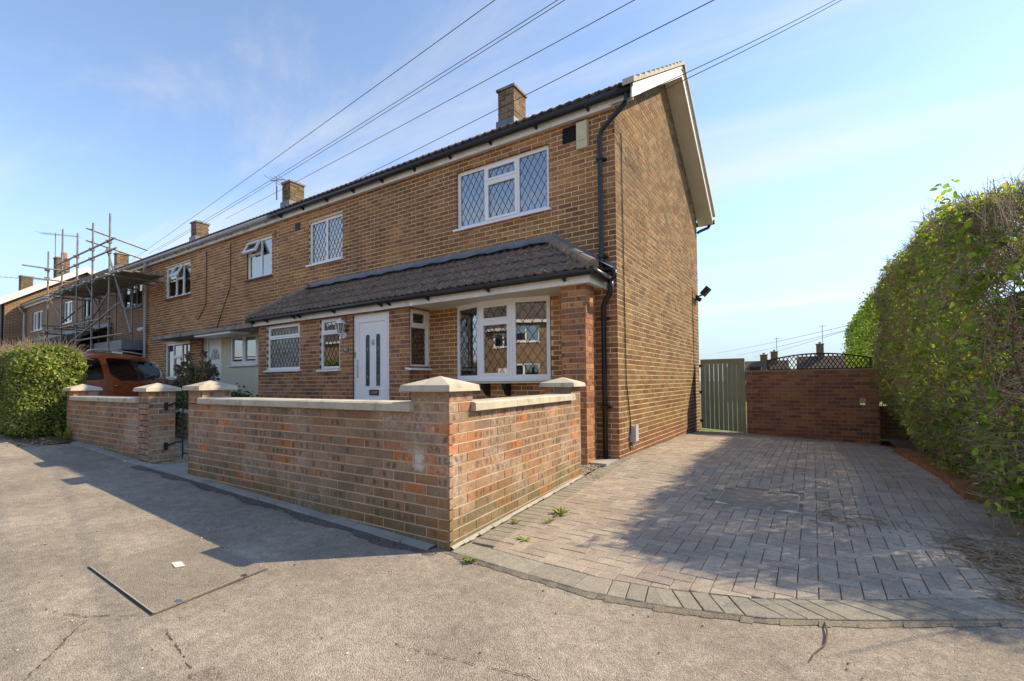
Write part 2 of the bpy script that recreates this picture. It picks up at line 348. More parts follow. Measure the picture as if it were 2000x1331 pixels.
# ------------------------------------------------------------------ geometry helpers
ZUP = Vector((0, 0, 1))
class Fr:
    """A working plane: origin, right, outward, up."""
    n_ = 0
    def __init__(s, O, U, N=None, V=(0, 0, 1)):
        s.O = Vector(O); s.U = Vector(U).normalized(); s.V = Vector(V).normalized()
        s.N = Vector(N).normalized() if N is not None else s.U.cross(s.V).normalized()
        Fr.n_ += 1; s.id = Fr.n_
    def p(s, u, n, v): return s.O + s.U*u + s.N*n + s.V*v
BASE = {}
class MB:
    def __init__(s): s.v = []; s.f = []; s.c = []; s.k = []; s.col = (1, 1, 1); s.bk = (0, 0, 0)
    def add(s, vs, fs, bks=None):
        o = len(s.v); s.v += [tuple(x) for x in vs]; s.f += [tuple(i+o for i in q) for q in fs]
        s.c += [s.col]*len(vs); s.k += (bks if bks else [s.bk]*len(vs)); return o
    def prism(s, F, poly, n0, n1, back=True, bks=None):
        k = len(poly)
        vs = [F.p(u, n1, v) for u, v in poly] + [F.p(u, n0, v) for u, v in poly]
        fs = [tuple(range(k))] + [(i, i+k, (i+1) % k+k, (i+1) % k) for i in range(k)]
        if back: fs.append(tuple(range(2*k-1, k-1, -1)))
        s.add(vs, fs, bks+bks if bks else None)
    def box(s, F, u0, u1, v0, v1, n0, n1, back=True): s.prism(F, [(u0, v0), (u1, v0), (u1, v1), (u0, v1)], n0, n1, back)
    def wbox(s, a, b):
        F = Fr((0, 0, 0), (1, 0, 0)); s.box(F, a[0], b[0], a[2], b[2], -b[1], -a[1])
    def quad(s, *pts): s.add(pts, [tuple(range(len(pts)))])
    def tube(s, pts, r, n=8, caps=True):
        pts = [Vector(p) for p in pts]; rs = r if isinstance(r, (list, tuple)) else [r]*len(pts)
        o = len(s.v); prev = None; vs = []
        for i, p in enumerate(pts):
            d = (pts[min(i+1, len(pts)-1)]-pts[max(i-1, 0)])
            if d.length < 1e-9: d = Vector((0, 0, 1))
            d.normalize()
            a = prev if prev is not None else (Vector((0, 0, 1)) if abs(d.z) < .9 else Vector((1, 0, 0)))
            x = d.cross(a).normalized(); y = x.cross(d).normalized(); prev = y
            for j in range(n):
                t = 2*math.pi*j/n; vs.append(p+(x*math.cos(t)+y*math.sin(t))*rs[i])
        fs = [(i*n+j, i*n+(j+1) % n, (i+1)*n+(j+1) % n, (i+1)*n+j) for i in range(len(pts)-1) for j in range(n)]
        if caps: fs += [tuple(range(n-1, -1, -1)), tuple((len(pts)-1)*n+j for j in range(n))]
        s.add(vs, fs)
    def plate(s, F, u0, u1, v0, v1, holes, n1, n0, outer=True):
        """flat plate with rectangular holes, with the reveals of each hole"""
        us = sorted({u0, u1, *[h[0] for h in holes], *[h[1] for h in holes]}); vs = sorted({v0, v1, *[h[2] for h in holes], *[h[3] for h in holes]})
        us = [x for x in us if u0-1e-6 <= x <= u1+1e-6]; vs = [x for x in vs if v0-1e-6 <= x <= v1+1e-6]
        for a, b in zip(us, us[1:]):
            for c, d in zip(vs, vs[1:]):
                mu, mv = (a+b)/2, (c+d)/2
                if any(h[0] < mu < h[1] and h[2] < mv < h[3] for h in holes): continue
                s.quad(F.p(a, n1, c), F.p(b, n1, c), F.p(b, n1, d), F.p(a, n1, d))
        for a, b, c, d in holes:
            for (q0, q1) in (((a, c), (a, d)), ((a, d), (b, d)), ((b, d), (b, c)), ((b, c), (a, c))):
                s.quad(F.p(q0[0], n1, q0[1]), F.p(q1[0], n1, q1[1]), F.p(q1[0], n0, q1[1]), F.p(q0[0], n0, q0[1]))
        if outer:
            for (q0, q1) in (((u0, v0), (u1, v0)), ((u1, v0), (u1, v1)), ((u1, v1), (u0, v1)), ((u0, v1), (u0, v0))):
                s.quad(F.p(q0[0], n1, q0[1]), F.p(q0[0], n0, q0[1]), F.p(q1[0], n0, q1[1]), F.p(q1[0], n1, q1[1]))
    def mesh(s, name, off=Vector((0, 0, 0)), mat=None, smooth=False):
        me = bpy.data.meshes.new(name)
        me.from_pydata([(v[0]-off[0], v[1]-off[1], v[2]-off[2]) for v in s.v], [], s.f)
        a = me.attributes.new('Col', 'FLOAT_COLOR', 'POINT'); a.data.foreach_set('color', np.array([(*c, 1) for c in s.c], dtype=np.float32).ravel())
        a = me.attributes.new('bk', 'FLOAT_VECTOR', 'POINT'); a.data.foreach_set('vector', np.array(s.k, dtype=np.float32).ravel())
        if mat: me.materials.append(mat)
        if smooth: me.polygons.foreach_set('use_smooth', [True]*len(me.polygons))
        me.update(); return me
    def build(s, name, mat, parent=None, kind=None, smooth=False, at=None):
        if not s.v: return None
        off = BASE.get(parent.name, Vector((0, 0, 0))) if parent else Vector(at if at is not None else (0, 0, 0))
        o = bpy.data.objects.new(name, s.mesh(name, off, mat, smooth)); COL.objects.link(o)
        if parent: o.parent = parent; BASE[o.name] = off
        else: o.location = off; BASE[o.name] = off.copy()
        if kind: o['kind'] = kind
        return o
def tag(o, label, cat=None, group=None):
    o['label'] = label
    if cat: o['category'] = cat
    if group: o['group'] = group
    return o
def thing(name, label, cat, base, group=None):
    o = bpy.data.objects.new(name, None); COL.objects.link(o); o.location = base; o.empty_display_size = .2
    BASE[o.name] = Vector(base); return tag(o, label, cat, group)
def part(name, mat, parent, fn, kind=None, smooth=False):
    b = MB(); fn(b); return b.build(name, mat, parent, kind, smooth)
def proj(p):
    v = Vector(p)-CAMLOC; z = v.dot(CF)
    if z < .1: return None
    return (1000+FPX*v.dot(CR)/z, CYPX-FPX*v.dot(CU)/z, z)

def clip_poly(poly, a, b, c):
    """keep a*u+b*v <= c"""
    out = []
    for i in range(len(poly)):
        p, q = poly[i], poly[(i+1) % len(poly)]
        dp, dq = a*p[0]+b*p[1]-c, a*q[0]+b*q[1]-c
        if dp <= 0: out.append(p)
        if (dp < 0 < dq) or (dq < 0 < dp):
            t = dp/(dp-dq); out.append((p[0]+(q[0]-p[0])*t, p[1]+(q[1]-p[1])*t))
    return out
def area(poly): return abs(sum(poly[i][0]*poly[(i+1) % len(poly)][1]-poly[(i+1) % len(poly)][0]*poly[i][1] for i in range(len(poly))))/2

def lay(F, u0, u1, z0, z1, rng, pal, openings=(), clips=(), anchor=None, course=.075, step=.225, proud=.0, jit=.0015, shift=0, joint=.010):
    """bricks of a stretcher-bond face; returns a list of (F, polygon, colour index, random, proud)"""
    out = []; anchor = u0 if anchor is None else anchor
    nrow = int(math.ceil((z1-z0)/course-1e-6))
    for k in range(nrow):
        zb = z0+k*course; zt = min(zb+course-joint, z1)
        if zt-zb < .02: continue
        o = anchor+((k+shift) % 2)*step/2
        i0 = int(math.floor((u0-o)/step))-1; i1 = int(math.ceil((u1-o)/step))+1
        for i in range(i0, i1):
            a = max(o+i*step, u0); b = min(o+(i+1)*step-joint, u1)
            segs = [(a, b)]
            for (ha, hb, hc, hd) in openings:
                if min(zt, hd)-max(zb, hc) < .03: continue
                ns = []
                for (p, q) in segs:
                    if hb <= p or ha >= q: ns.append((p, q)); continue
                    if p < ha: ns.append((p, ha))
                    if q > hb: ns.append((hb, q))
                segs = ns
            for (p, q) in segs:
                if q-p < .025: continue
                poly = [(p, zb), (q, zb), (q, zt), (p, zt)]
                for cl in clips:
                    poly = clip_poly(poly, *cl)
                    if len(poly) < 3: break
                if len(poly) < 3 or area(poly) < .0008: continue
                out.append((F, poly, rng.randrange(len(pal)), rng.random(), proud+rng.uniform(-jit, jit), o+i*step))
    return out
BRMESH = {}
def emit_bricks(th, bricks, pal, mat, nobj, name='brick', far='brickwork', depth=.03, keyname=''):
    sc = []
    for i, br in enumerate(bricks):
        F, poly = br[0], br[1]
        cu = sum(p[0] for p in poly)/len(poly); cz = sum(p[1] for p in poly)/len(poly)
        c = F.p(cu, 0, cz); q = proj(c); d = (CAMLOC-c)
        s = 0
        if q and -20 < q[0] < 2020 and -20 < q[1] < 1351 and d.dot(F.N) > 0:
            s = area(poly)*d.dot(F.N)/d.length**3
        sc.append((s, i))
    sc.sort(reverse=True); near = {i for s, i in sc[:nobj] if s > 0}
    rest = MB(); base = BASE[th.name]
    for i, (F, poly, ci, rd, pr, ust) in enumerate(bricks):
        z0 = min(p[1] for p in poly)
        if i in near:
            cu = (min(p[0] for p in poly)+max(p[0] for p in poly))/2; cz = z0+.0325
            key = (keyname, F.id, ci, tuple((round(u-cu, 3), round(v-cz, 3)) for u, v in poly), round((cu-ust), 2))
            me = BRMESH.get(key)
            if me is None:
                b = MB(); b.col = pal[ci]; r2 = (ci*.618+cu*3.1) % 1
                b.prism(F, poly, -depth, 0, False, [((u-ust)/.215, (v-z0)/.065, r2) for u, v in poly])
                me = b.mesh(name, F.p(cu, 0, cz), mat); BRMESH[key] = me
            o = bpy.data.objects.new(name, me); COL.objects.link(o); o.parent = th; o.location = F.p(cu, pr, cz)-base
        else:
            rest.col = pal[ci]; rest.prism(F, poly, -depth, pr, False, [((u-ust)/.215, (v-z0)/.065, rd) for u, v in poly])
    rest.build(far, mat, th, 'stuff')

def lattice(mb, F, a, b, c, d, n, dw=.105, dh=.185, w=.0065, th=.004):
    """diamond leading across a pane"""
    for sgn in (1, -1):
        k = dh/dw*sgn
        span = (d-c)/(dh/dw)
        i0 = int(-span/dw)-2; i1 = int((b-a+span)/dw)+2
        for i in range(i0, i1):
            ua = a+i*dw + (dw/2 if sgn < 0 else 0)
            # line v = c + k*(u-ua) (sgn>0) ; v = c - |k|*(u-ua)
            pts = [(a-9, c+k*(a-9-ua)), (b+9, c+k*(b+9-ua))]
            p, q = pts; t0, t1 = 0, 1
            du, dv = q[0]-p[0], q[1]-p[1]; ok = True
            for pp, qq in ((-du, p[0]-a), (du, b-p[0]), (-dv, p[1]-c), (dv, d-p[1])):
                if abs(pp) < 1e-12:
                    if qq < 0: ok = False
                    continue
                t = qq/pp
                if pp < 0: t0 = max(t0, t)
                else: t1 = min(t1, t)
            if not ok or t1-t0 < 1e-4: continue
            A = (p[0]+du*t0, p[1]+dv*t0); B = (p[0]+du*t1, p[1]+dv*t1)
            l = math.hypot(B[0]-A[0], B[1]-A[1])
            if l < .02: continue
            ox, oy = -(B[1]-A[1])/l*w/2, (B[0]-A[0])/l*w/2
            mb.prism(F, [(A[0]-ox, A[1]-oy), (B[0]-ox, B[1]-oy), (B[0]+ox, B[1]+oy), (A[0]+ox, A[1]+oy)], n, n+th, False)

def window(th, F, u0, u1, z0, z1, lights, rec=.045, lead=None, sill=None, mat=None, glass=None, fw=.055, room=None, curtain=None, sill_mat=None, name='window', sill_out=.06):
    """lights: (f0,f1,g0,g1,sash) fractions of the opening; the frame is the part, panes, leading and sill its sub-parts"""
    mat = mat or M_UPVC; glass = glass or M_GLASS
    holes = []; info = []
    for (f0, f1, g0, g1, sash) in lights:
        a = u0+(u1-u0)*f0 + (fw if f0 == 0 else fw*.45); b = u0+(u1-u0)*f1 - (fw if f1 == 1 else fw*.45)
        c = z0+(z1-z0)*g0 + (fw if g0 == 0 else fw*.45); d = z0+(z1-z0)*g1 - (fw if g1 == 1 else fw*.45)
        holes.append((a, b, c, d)); info.append((a, b, c, d, sash))
    mb = MB(); mb.plate(F, u0, u1, z0, z1, holes, -rec, -rec-.06)
    for (a, b, c, d, sash) in info:
        if sash == 1: mb.plate(F, a-.008, b+.008, c-.008, d+.008, [(a+.032, b-.032, c+.032, d-.032)], -rec+.012, -rec-.04)
    w = mb.build(name, mat, th)
    for (a, b, c, d, sash) in info:
        if sash == 2: continue
        i = .032 if sash == 1 else 0
        g = MB(); nn = -rec-.022; g.box(F, a+i-.003, b-i+.003, c+i-.003, d-i+.003, nn-.006, nn); g.build('pane', glass, w)
        if lead:
            l = MB(); lattice(l, F, a+i, b-i, c+i, d-i, nn+.001, *lead); l.build('lead_lattice', M_LEADCAME, w)
    if sill:
        s = MB(); s.prism(Fr(F.p(u0-.04, 0, z0), -F.N, F.U, F.V), [(-sill_out, -.045), (rec+.05, -.03), (rec+.05, .004), (-sill_out, -.012)], 0, u1-u0+.08); s.build('sill', sill_mat or mat, w)
    if room is not None: room.append((F, u0, u1, z0, z1))
    if curtain:
        cu = MB(); k = 40; pts = []
        ua, ub = u0+.03, u1-.03
        for i in range(k+1):
            t = i/k; pts.append((ua+(ub-ua)*t, -rec-.14+.018*math.sin(t*k*1.1)+.01*math.sin(t*17)))
        zz0 = z0+.03; zz1 = z0+(z1-z0)*curtain
        for (p, q) in zip(pts, pts[1:]): cu.quad(F.p(p[0], p[1], zz0), F.p(q[0], q[1], zz0), F.p(q[0], q[1], zz1), F.p(p[0], p[1], zz1))
        cu.build('net_curtain', M_CURT, w)
    return w
def rooms(th, lst, depth=2.6):
    mb = MB()
    for (F, a, b, c, d) in lst:
        a -= .35; b += .35; c -= .5; d += .12; n0 = -.17; n1 = -depth
        P = F.p
        mb.quad(P(a, n1, c), P(b, n1, c), P(b, n1, d), P(a, n1, d))
        mb.quad(P(a, n0, c), P(a, n1, c), P(a, n1, d), P(a, n0, d)); mb.quad(P(b, n0, c), P(b, n1, c), P(b, n1, d), P(b, n0, d))
        mb.quad(P(a, n0, c), P(b, n0, c), P(b, n1, c), P(a, n1, c)); mb.quad(P(a, n0, d), P(b, n0, d), P(b, n1, d), P(a, n1, d))
    mb.build('room_lining', M_ROOM, th)
def interp(x, xs, ys): return float(np.interp(x, xs, ys))
# ------------------------------------------------------------------ ground
HF = Fr((0, 0, 0), (1, 0, 0), (0, 0, 1), (0, 1, 0))          # plan frame: prism(HF, [(x, y)...], z0, z1)
def rise(x): return interp(x, [-60, -10.5, -7.2, -6.1, -2.15, 30], [1.2, .29, .151, .126, 0, 0])
def drive_z(x, y):
    return interp(y, [2.4, 5.2, 6.2, 8, 10.4, 11.6], [0, .025, .098, .08, .03, -.02]) - .045*max(0, x+1.2)*min(1, max(0, (y-6.5)/4.5))
def sheet(name, xs, ys, zf, mat, kind='structure'):
    b = MB(); nx, ny = len(xs), len(ys)
    vs = [(x, y, zf(x, y)) for y in ys for x in xs]
    b.add(vs, [(j*nx+i, j*nx+i+1, (j+1)*nx+i+1, (j+1)*nx+i) for j in range(ny-1) for i in range(nx-1)])
    return b.build(name, mat, None, kind, smooth=True)
lin = lambda a, b, n: [a+(b-a)*i/(n-1) for i in range(n)]
sheet('ground', lin(-600, 600, 13), lin(-600, 600, 13), lambda x, y: -.75, M_EARTH)
sheet('pavement', lin(-60, 14, 75), lin(-1.8, 3.5, 8), lambda x, y: rise(x), M_PAVE)
sheet('road', lin(-60, 30, 46), lin(-9.5, -1.95, 5), lambda x, y: rise(x)-.12, M_ROAD)
sheet('far_pavement', lin(-60, 30, 46), lin(-13, -9.5, 3), lambda x, y: rise(x), M_PAVE)
b = MB()
for i in range(70):
    x0 = -55+i*.915; z = rise(x0); b.wbox((x0, -1.95, z-.3), (x0+.9, -1.8, z+.006))
b.build('kerb', M_CONC, None, 'structure')
sheet('front_garden', lin(-10.35, -2.45, 20), lin(2.62, 6.3, 8), lambda x, y: rise(x)+.012, M_GRAVEL)
sheet('neighbour_drive', lin(-40, -10.4, 20), lin(2.3, 6.3, 5), lambda x, y: .2+.02*max(0, -10.4-x), M_CONC)
sheet('lawn', lin(-20, 14, 30), lin(11.42, 44, 30), lambda x, y: -.02-.02*(y-11.4), M_GRASS)
# coarser patch of newer asphalt in the footway, dark tar strip along the wall, concrete edging
b = MB()
edge = [(-2.15, -.9), (-1.72, .35), (-2.05, .98), (-2.80, 1.00), (-3.02, .78), (-3.35, -.9)]
b.prism(HF, edge, -.02, .004); b.build('asphalt_patch', M_PATCH, None, 'structure')
rng = random.Random(5)
b = MB(); k = 160; xs = lin(-7.25, -2.2, k)
top = [(x, 2.44, rise(x)+.005) for x in xs]; bot = [(x, 2.36-.03*math.sin(i*.23)-.035*rng.random(), rise(x)+.005) for i, x in enumerate(xs)]
b.add(top+bot, [(i, i+k, i+k+1, i+1) for i in range(k-1)]); b.build('tar_strip', M_TAR, None, 'structure')
b = MB(); xs = lin(-10.2, -2.28, 30)
for x0, x1 in zip(xs, xs[1:]):
    w0 = 2.425+.012*rng.random(); z0, z1 = rise(x0), rise(x1)
    b.add([(x0, w0, z0+.02), (x1-.004, w0, z1+.02), (x1-.004, 2.52, z1+.024), (x0, 2.52, z0+.024), (x0, w0-.006, z0-.03), (x1-.004, w0-.006, z1-.03)], [(0, 1, 2, 3), (4, 5, 1, 0)])
b.build('concrete_edging', M_CONC, None, 'structure')
part('threshold_slab', M_CONC, None, lambda b: b.prism(HF, [(-7.2, 2.49), (-6.13, 2.49), (-6.13, 3.1), (-7.2, 3.1)], 0, .158))['kind'] = 'structure'

def crack(pts, w, seed):
    rg_ = random.Random(seed); b = MB(); q = []
    for (x0, y0), (x1, y1) in zip(pts, pts[1:]):
        n_ = max(2, int(math.hypot(x1-x0, y1-y0)/.02))
        for i in range(n_): t = i/n_; q.append((x0+(x1-x0)*t+rg_.gauss(0, .004), y0+(y1-y0)*t+rg_.gauss(0, .004)))
    for i, ((xa, ya), (xb, yb)) in enumerate(zip(q, q[1:])):
        if rg_.random() < .22: continue
        h = w*rg_.uniform(.3, 1.2); d = Vector((xb-xa, yb-ya)); l = d.length or 1; ox, oy = -d.y/l*h, d.x/l*h
        b.quad((xa-ox, ya-oy, rise(xa)+.0052), (xb-ox, yb-oy, rise(xb)+.0052), (xb+ox, yb+oy, rise(xb)+.0052), (xa+ox, ya+oy, rise(xa)+.0052))
    b.build('pavement_crack', M_SOIL, None, 'structure')
crack([(-2.62, .99), (-2.2, .92), (-1.75, .72), (-1.35, .55), (-1.1, .30)], .0035, 1); crack([(-3.02, .80), (-2.75, .60), (-2.52, .42)], .0035, 2); crack([(-1.6, 1.5), (-1.0, 1.62), (-.4, 1.58), (.3, 1.9)], .002, 4); crack([(-2.86, .985), (-3.1, .80), (-3.35, .72)], .003, 5)
# ---- driveway of block paving
FRONT = [(-2.12, 2.47), (-1.586, 2.43), (-1.068, 2.40), (-.668, 2.455), (-.211, 2.59), (.208, 2.82), (.726, 3.15), (1.35, 3.52), (2.2, 3.95)]
def drive_inside(x, y, m=0):
    if y > 11.28-m or x > interp(y, [3, 4.4, 5.8, 9.6, 11.3], [1.2, 2.1, 1.14, 1.08, 1.04]): return False
    fy = interp(x, [p[0] for p in FRONT], [p[1] for p in FRONT]); 
    if y < fy+m: return False
    lx = interp(y, [2.5, 5.17, 5.2, 6.17, 6.19, 11.3], [-2.13, -2.335, -2.36, -2.36, -2.235, -2.235])
    return x > lx+m
drv = thing('driveway', 'block paved driveway of purple brown and grey pavers beside the house', 'driveway', (-.6, 6, 0)); drv['kind'] = 'structure'; del drv['category']
b = MB(); nx = lin(-2.34, 2.2, 16); ny = lin(2.4, 11.4, 24)
vs = [(x, max(y, interp(x, [p[0] for p in FRONT], [p[1] for p in FRONT])), 0) for y in ny for x in nx]
vs = [(x, y, drive_z(x, y)+.006) for x, y, z in vs]
b.add(vs, [(j*16+i, j*16+i+1, (j+1)*16+i+1, (j+1)*16+i) for j in range(23) for i in range(15)]); b.build('sand_bed', M_JOINT, drv)
PAVC = [tuple(q*1.95 for q in c) for c in ((.225, .190, .158), (.214, .180, .150), (.236, .201, .165), (.206, .171, .145), (.222, .186, .150), (.242, .208, .169), (.200, .167, .144))]
PAVG = [tuple(q*1.55 for q in c) for c in ((.225, .206, .170), (.214, .197, .163), (.235, .216, .178), (.206, .190, .158))]
COVER = (-.80, -.13, 4.66, 5.40)
pav = []          # (polygon, colour)
rng = random.Random(8)
cs = .1005
for ix in range(-30, 30):
    for iy in range(20, 120):
        kk = (ix-iy) % 4
        if kk == 0: x0, x1, y0, y1 = ix*cs, (ix+2)*cs, iy*cs, (iy+1)*cs
        elif kk == 3: x0, x1, y0, y1 = ix*cs, (ix+1)*cs, iy*cs, (iy+2)*cs
        else: continue
        g = .0022
        poly = [(x0+g, y0+g), (x1-g, y0+g), (x1-g, y1-g), (x0+g, y1-g)]
        cx, cy = (x0+x1)/2, (y0+y1)/2
        if not drive_inside(cx, cy, -.1): continue
        # left edge (border course of 0.205 m along the garden wall and house)
        segs = [((-2.13+.215, 2.5), (-2.335+.215, 5.17)), ((-2.335+.215, 5.17), (-2.235+.11, 6.3)), ((-2.235+.11, 6.3), (-2.235+.11, 11.3))]
        for (p, q) in segs:
            if p[1]-.12 < cy < q[1]+.12:
                a, bb = -(q[1]-p[1]), (q[0]-p[0]); poly = clip_poly(poly, a, bb, a*p[0]+bb*p[1])
                if len(poly) < 3: break
        if len(poly) < 3: continue
        for (p, q) in zip(FRONT, FRONT[1:]):
            if p[0]-.1 < cx < q[0]+.1:
                a, bb = (q[1]-p[1]), -(q[0]-p[0]); l = math.hypot(a, bb); poly = clip_poly(poly, a/l, bb/l, (a*p[0]+bb*p[1])/l-.215)
                if len(poly) < 3: break
        if len(poly) < 3: continue
        if COVER[0]-.02 < cx < COVER[1]+.02 and COVER[2]-.02 < cy < COVER[3]+.02:
            continue
        near_c = (COVER[0]-.18 < cx < COVER[1]+.25 and COVER[2]-.12 < cy < COVER[3]+.12)
        if area(poly) > .0012: pav.append((poly, rng.choice(PAVG if near_c and rng.random() < .8 else PAVC)))
def soldier(p, q, inner, w=.1, ln=.2, skew=0.):
    """a border course laid across the line p-q"""
    d = Vector((q[0]-p[0], q[1]-p[1])); L_ = d.length; d.normalize(); nrm = Vector((-d.y, d.x))*inner
    n = max(1, int(round(L_/w))); s = L_/n
    for i in range(n):
        a = Vector(p)+d*(i*s+.003); e = Vector(p)+d*((i+1)*s-.003); k = d*skew
        pav.append(([tuple(a+nrm*.012), tuple(e+nrm*.012), tuple(e+nrm*(ln+.01)+k), tuple(a+nrm*(ln+.01)+k)] if inner > 0 else
                    [tuple(e+nrm*.012), tuple(a+nrm*.012), tuple(a+nrm*(ln+.01)+k), tuple(e+nrm*(ln+.01)+k)], rng.choice(PAVG)))
soldier((-2.115, 2.70), (-2.325, 5.17), -1)
soldier((-2.325, 5.17), (-2.235, 6.2), -1, .1, .1)
soldier((-2.235, 6.2), (-2.235, 11.25), -1, .2, .1)
# the front border fans: blocks keep turning with the curve
tot = 0
for (p, q) in zip(FRONT, FRONT[1:]):
    soldier(p, q, 1, .101, .2, {0: .0, 1: .0, 2: -.01, 3: -.05, 4: -.10, 5: -.14, 6: -.16}.get(tot, -.16)); tot += 1
sc = []
for i, (poly, c) in enumerate(pav):
    cx = sum(p[0] for p in poly)/len(poly); cy = sum(p[1] for p in poly)/len(poly); q = proj((cx, cy, 0))
    s = area(poly)/(Vector((cx, cy, -HCAM)).length**3) if q and 0 < q[0] < 2000 and q[1] < 1331 and not (cx > 1.1 and cy > 4.6) else 0
    sc.append((s, i))
sc.sort(reverse=True); near = {i for s, i in sc[:290] if s > 0}
rest = MB()
def paver_geo(b, poly, cx, cy, z, tx, ty, h=.016):
    k = len(poly); ch = .0035
    hh = lambda x, y: z+(x-cx)*tx+(y-cy)*ty
    inner = []
    for (x, y) in poly:
        dx, dy = cx-x, cy-y; l = math.hypot(dx, dy) or 1; inner.append((x+dx/l*ch*1.4, y+dy/l*ch*1.4))
    vs = [(x, y, hh(x, y)+h) for x, y in inner]+[(x, y, hh(x, y)+h-.003) for x, y in poly]+[(x, y, hh(x, y)-.004) for x, y in poly]
    b.add(vs, [tuple(range(k))]+[(i, i+k, (i+1) % k+k, (i+1) % k) for i in range(k)]+[(i+k, i+2*k, (i+1) % k+2*k, (i+1) % k+k) for i in range(k)])
pmesh = {}
for i, (poly, c) in enumerate(pav):
    cx = sum(p[0] for p in poly)/len(poly); cy = sum(p[1] for p in poly)/len(poly)
    z = drive_z(cx, cy)+.006; tx = (drive_z(cx+.1, cy)-drive_z(cx-.1, cy))/.2; ty = (drive_z(cx, cy+.1)-drive_z(cx, cy-.1))/.2
    if i in near:
        key = (c, tuple((round(x-cx, 3), round(y-cy, 3)) for x, y in poly)); me = pmesh.get(key)
        if me is None:
            bb = MB(); bb.col = c; paver_geo(bb, [(x-cx, y-cy) for x, y in poly], 0, 0, 0, 0, 0); me = bb.mesh('paver', mat=M_PAVER); pmesh[key] = me
        o = bpy.data.objects.new('paver', me); COL.objects.link(o); o.parent = drv; o.location = Vector((cx, cy, z+rng.uniform(-.0015, .0015)))-BASE[drv.name]
        o.rotation_euler = (ty+rng.uniform(-.006, .006), -tx+rng.uniform(-.006, .006), rng.uniform(-.006, .006))
    else:
        rest.col = c; paver_geo(rest, poly, cx, cy, z+rng.uniform(-.001, .001), tx+rng.uniform(-.006, .006), ty+rng.uniform(-.006, .006))
rest.build('block_paving', M_PAVER, drv, 'stuff')
# mortar haunch along the front edge and the wall foot
b = MB()
for (p, q) in zip(FRONT, FRONT[1:]):
    n = 8
    for i in range(n):
        t0, t1 = i/n, (i+1)/n; a = (p[0]+(q[0]-p[0])*t0, p[1]+(q[1]-p[1])*t0); e = (p[0]+(q[0]-p[0])*t1, p[1]+(q[1]-p[1])*t1)
        w = .010+.006*math.sin(i*2.3+p[0]*9)+.014*rng.random()
        b.quad((a[0], a[1]-w, .003), (e[0], e[1]-w, .003), (e[0], e[1]+.014, .019), (a[0], a[1]+.014, .019))
b.build('edge_haunch', M_JOINT, drv)
b = MB(); pts = lin(0, 1, 40)
for t0, t1 in zip(pts, pts[1:]):
    A = Vector((-2.145-.207*t0, 2.515+2.65*t0, 0)); E_ = Vector((-2.145-.207*t1, 2.515+2.65*t1, 0)); w = .0+.016*rng.random()
    b.quad((A.x, A.y, .038+drive_z(A.x, A.y)), (A.x+w+.02, A.y, .022+drive_z(A.x, A.y)), (E_.x+w+.02, E_.y, .022+drive_z(E_.x, E_.y)), (E_.x, E_.y, .038+drive_z(E_.x, E_.y)))
b.build('mortar_fillet', M_CONC, drv)

# ------------------------------------------------------------------ the end house
PALH = [(.335, .188, .105), (.310, .170, .096), (.360, .205, .112), (.290, .160, .095), (.375, .225, .125), (.255, .142, .090), (.330, .178, .098), (.395, .245, .140), (.300, .172, .100), (.345, .192, .100), (.275, .150, .088), (.230, .130, .088)]
PALP = [tuple(q*2.0 for q in c) for c in [(.205, .078, .050), (.185, .066, .043), (.235, .092, .055), (.165, .062, .045), (.22, .095, .065), (.14, .055, .042), (.25, .105, .06)]]
PALP = [(r*.94, g*1.12, b_*1.12) for r, g, b_ in PALP]
PALG = [tuple(q*1.48*k for q, k in zip(c, (1, .99, .90))) for c in ((.235, .140, .105), (.205, .130, .105), (.255, .150, .112), (.19, .130, .108), (.32, .125, .065), (.225, .15, .122), (.185, .128, .108), (.25, .165, .132), (.22, .145, .12), (.22, .118, .085), (.17, .118, .10), (.24, .158, .128), (.265, .13, .085), (.21, .145, .12), (.23, .15, .115), (.20, .135, .11))]
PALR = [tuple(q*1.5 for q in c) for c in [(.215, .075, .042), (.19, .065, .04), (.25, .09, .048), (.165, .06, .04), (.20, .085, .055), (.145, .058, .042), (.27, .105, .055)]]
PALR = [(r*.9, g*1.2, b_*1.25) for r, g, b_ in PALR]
FF = Fr((0, 6.18, 0), (1, 0, 0)); FG = Fr((-2.25, 0, 0), (0, 1, 0)); FP = Fr((0, 5.68, 0), (1, 0, 0))
EAVE_Y, EAVE_Z, RID_Y, RID_Z = 5.90, 5.09, 8.93, 7.07
TAN = (RID_Z-EAVE_Z)/(RID_Y-EAVE_Y)
hs = thing('brick_house', 'two storey brown brick end house with a tiled porch and diamond leaded windows', 'house', (-6.4, 8.9, 0))
rng = random.Random(21)
W1 = (-5.10, -3.295, 3.81, 4.80); W2 = (-9.33, -8.172, 3.80, 4.76); BOW = (-5.10, -3.29, 1.21, 2.47); VENT = (-3.06, -2.825, 4.70, 4.975)
GTOP = lambda y: EAVE_Z+TAN*(min(y, 2*RID_Y-y)-EAVE_Y)-.16
opF = [W1, W2, BOW, VENT, (-10.45, -5.745, -1, 2.85), (-9.0, -3.35, 2.47, 3.1)]
PALH = [(r*1.22, g*.99, b_*.78) for r, g, b_ in PALH]
PALP = [(r*1.02, g*1.0, b_*.76) for r, g, b_ in PALP]
PALG = [(r*1.03, g*.99, b_*.88) for r, g, b_ in PALG]
brF = lay(FF, -10.55, -2.254, .0, 5.0, rng, PALH, opF, anchor=-2.254+.013-.225*40, joint=.0135)
gclip = [(-TAN, 1, EAVE_Z-TAN*EAVE_Y-.155), (TAN, 1, EAVE_Z-TAN*EAVE_Y+TAN*2*RID_Y-.155)]
brG = lay(FG, 6.181, 11.66, .0, 7.1, rng, PALH, clips=gclip, anchor=6.181, shift=1, joint=.0125)
